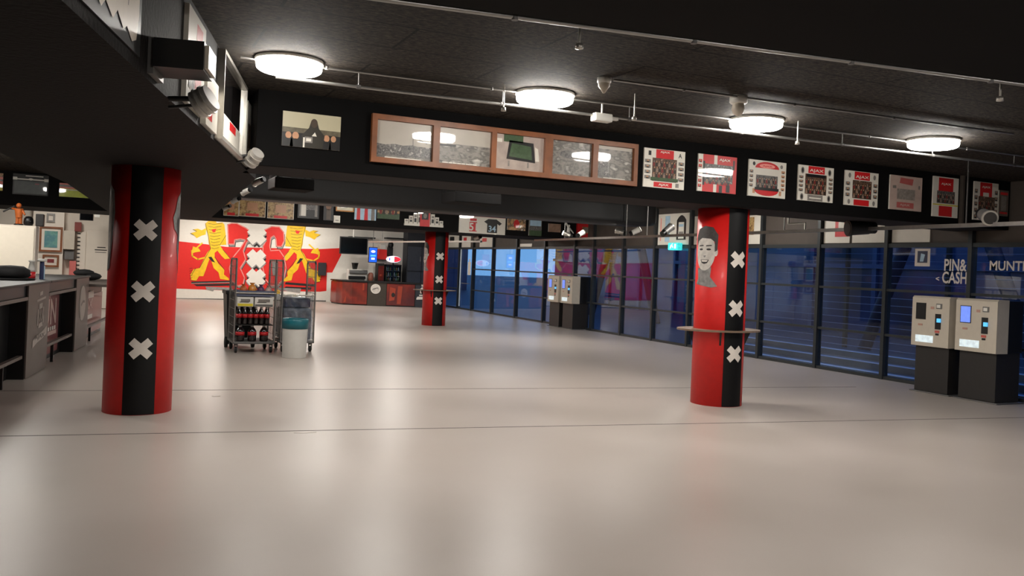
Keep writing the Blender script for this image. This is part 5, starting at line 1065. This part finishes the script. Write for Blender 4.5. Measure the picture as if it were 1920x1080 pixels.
# protruding box
p = onF(287,120); bx = empty('jutting_box',(p.x,p.y,2.63)); tag(bx,'black box with an end coloured as lit jutting out from the bulkhead above the silver floodlight','box')
def fbox(c, du, dn, z0, z1, m, name, par, off=0.0):
    q = MB(); a0 = c-bd*du/2+bn_*off; q.prism([Vector((v.x,v.y,z0)) for v in (a0, a0+bd*du, a0+bd*du+bn_*dn, a0+bn_*dn)], (0,0,z1-z0)); return q.build(name, m, par)
c = Vector((p.x,p.y,0)); fbox(c,.30,.25,2.665,2.815,M_blackpl,'housing',bx,.03); fbox(c,.26,.03,2.63,2.82,M_steeld,'mount_plate',bx,.0); fbox(c,.25,.02,2.68,2.80,M_cream,'pale_end',bx,.281)  # cream end plate carries the brightness of the lit end in its colour
# tall boards
A = farF(338,372,2.66,3.27,.03,'club_poster',M_white); A.rect(A.w*.45,.05,A.w*.8,A.h-.05,M_redp); A.crowd(.05,.1,A.w*.4,.4,2,4,team1); tag(A.build(A.name,M_white),'white and red poster seen edge-on on the bulkhead behind the black box','poster',G5)
A = farF(376,398,2.63,3.0,.04,'club_poster',M_white); A.rect(.05,.05,A.w*.5,A.h-.1,M_redp); tag(A.build(A.name,M_white),'low white poster on the bulkhead right under the silver floodlight','poster',G5)
# glossy glazed frame reflecting a lamp
p = onF(404,200); q_ = onF(451,200); gf = empty('glazed_picture',(p.x,p.y,2.62)); tag(gf,'large glazed dark picture in a thin silver frame on the bulkhead, reflecting a lamp','picture frame',G5)
L_ = (q_-p).length; w = MB(); O_ = Vector((p.x,p.y,0))
def fb2(mb, u0,u1,z0,z1,n0,n1): mb.prism([O_+bd*u0+bn_*n0+Vector((0,0,z0)), O_+bd*u1+bn_*n0+Vector((0,0,z0)), O_+bd*u1+bn_*n1+Vector((0,0,z0)), O_+bd*u0+bn_*n1+Vector((0,0,z0))],(0,0,z1-z0))
fb2(w,0,L_,2.62,2.65,.001,.06); fb2(w,0,L_,3.30,3.33,.001,.06); fb2(w,0,.03,2.65,3.30,.001,.06); fb2(w,L_-.03,L_,2.65,3.30,.001,.06); w.build('frame',M_alu,gf)
w = MB(); fb2(w,.03,L_-.03,2.65,3.30,.002,.03); w.build('dark_print',mat('dark_glossy_print',(16,14,14),.03,coat=1.0),gf)
w = MB(); fb2(w,.25,L_-.05,2.66,2.86,.0301,.033); w.build('white_strip',M_white,gf); w = MB(); fb2(w,.6,1.0,2.78,2.85,.0331,.035); w.build('red_mark',M_redp,gf)
A = farF(455,474,2.63,3.24,.05,'club_poster',M_white); A.rect(A.w*.45,.05,A.w*.75,A.h-.12,M_redp); A.rect(A.w*.1,.1,A.w*.35,.4,M_ph1); tag(A.build(A.name,M_white),'pale poster with a red stripe at the bulkhead corner, right of the glazed frame','poster',G5)
# floodlights
def flood(px, py, off, r, L, label, aim):
    p = onF(px, py, off); aim = Vector(aim).normalized(); f = empty('floodlight', p); tag(f, label, 'floodlight', 'silver floodlights on the bulkhead'); w0 = p-bn_*(off-.003)
    m = mat('silver_body', (176,172,166), .35, metal=.5)
    q = MB(); q.cyl(p-aim*L/2, p+aim*L/2, r*.92, r, 24); q.build('drum', m, f)
    for k in (-.25, .15): q = MB(); q.cyl(p+aim*L*k, p+aim*L*(k+.12), r*1.06, r*1.06, 24); q.build('rib', M_alu, f)
    q = MB(); q.cyl(p+aim*(L/2+.001), p+aim*(L/2+.006), r*.85, n=24); q.build('lens', M_steeld, f)
    q = MB(); q.tube([w0, p-aim*L*.3], .016); q.tube([w0-Vector((0,0,.05)), p-aim*L*.3-Vector((0,0,.03))], .010); q.build('arm', M_blackpl, f)
    return f
flood(383,190,.20,.085,.10,'large silver floodlight on a black arm below the black box on the bulkhead',(-.75,.45,-.5)); flood(476,296,.16,.07,.15,'silver floodlight at the bottom right corner of the bulkhead',(-.45,.75,-.7))
bd2 = (BR2-BR1).normalized(); bn2 = Vector((bd2.y,-bd2.x,0))
for k,(yy,lab) in enumerate([(11.3,'first grey spotlight under the far bulkhead edge, nearest the corner'),(13.2,'second grey spotlight along the far bulkhead edge'),(15.4,'third grey spotlight along the far bulkhead edge'),(17.9,'fourth grey spotlight along the far bulkhead edge, above the yellow lion')]):
    c = BR1+bd2*(yy-10.2); p = Vector((c.x,c.y,2.66))+bn2*.12; spotlight(p,(-.55,.6,-.3),.7,lab,'spotlights along the far bulkhead edge',mat('silver_body',(176,172,166),.35),k>0,p-bn2*.115)
for k,(y0_,y1_,m_) in enumerate([(11.9,12.9,M_redp),(13.8,15.0,M_mpink),(15.9,17.2,M_gold),(18.3,19.8,M_yelp)]):
    c = BR1+bd2*(y0_-10.2); A = Art(Vector((c.x,c.y,2.63))+bn2*.0005,bd2,Z_,.002); A.w=y1_-y0_; A.board(0,0,A.w,.62,.025,M_white); A.rect(.1,.08,A.w*.5,.5,m_); A.rect(A.w*.55,.1,A.w-.1,.5,M_ph1)
    tag(A.build('club_poster',M_white),['red and white poster on the far bulkhead side, nearest the corner','pink and white poster, second along the far bulkhead side','gold and white poster, third along the far bulkhead side','yellow and white poster, last along the far bulkhead side'][k],'poster','posters on the far bulkhead side')
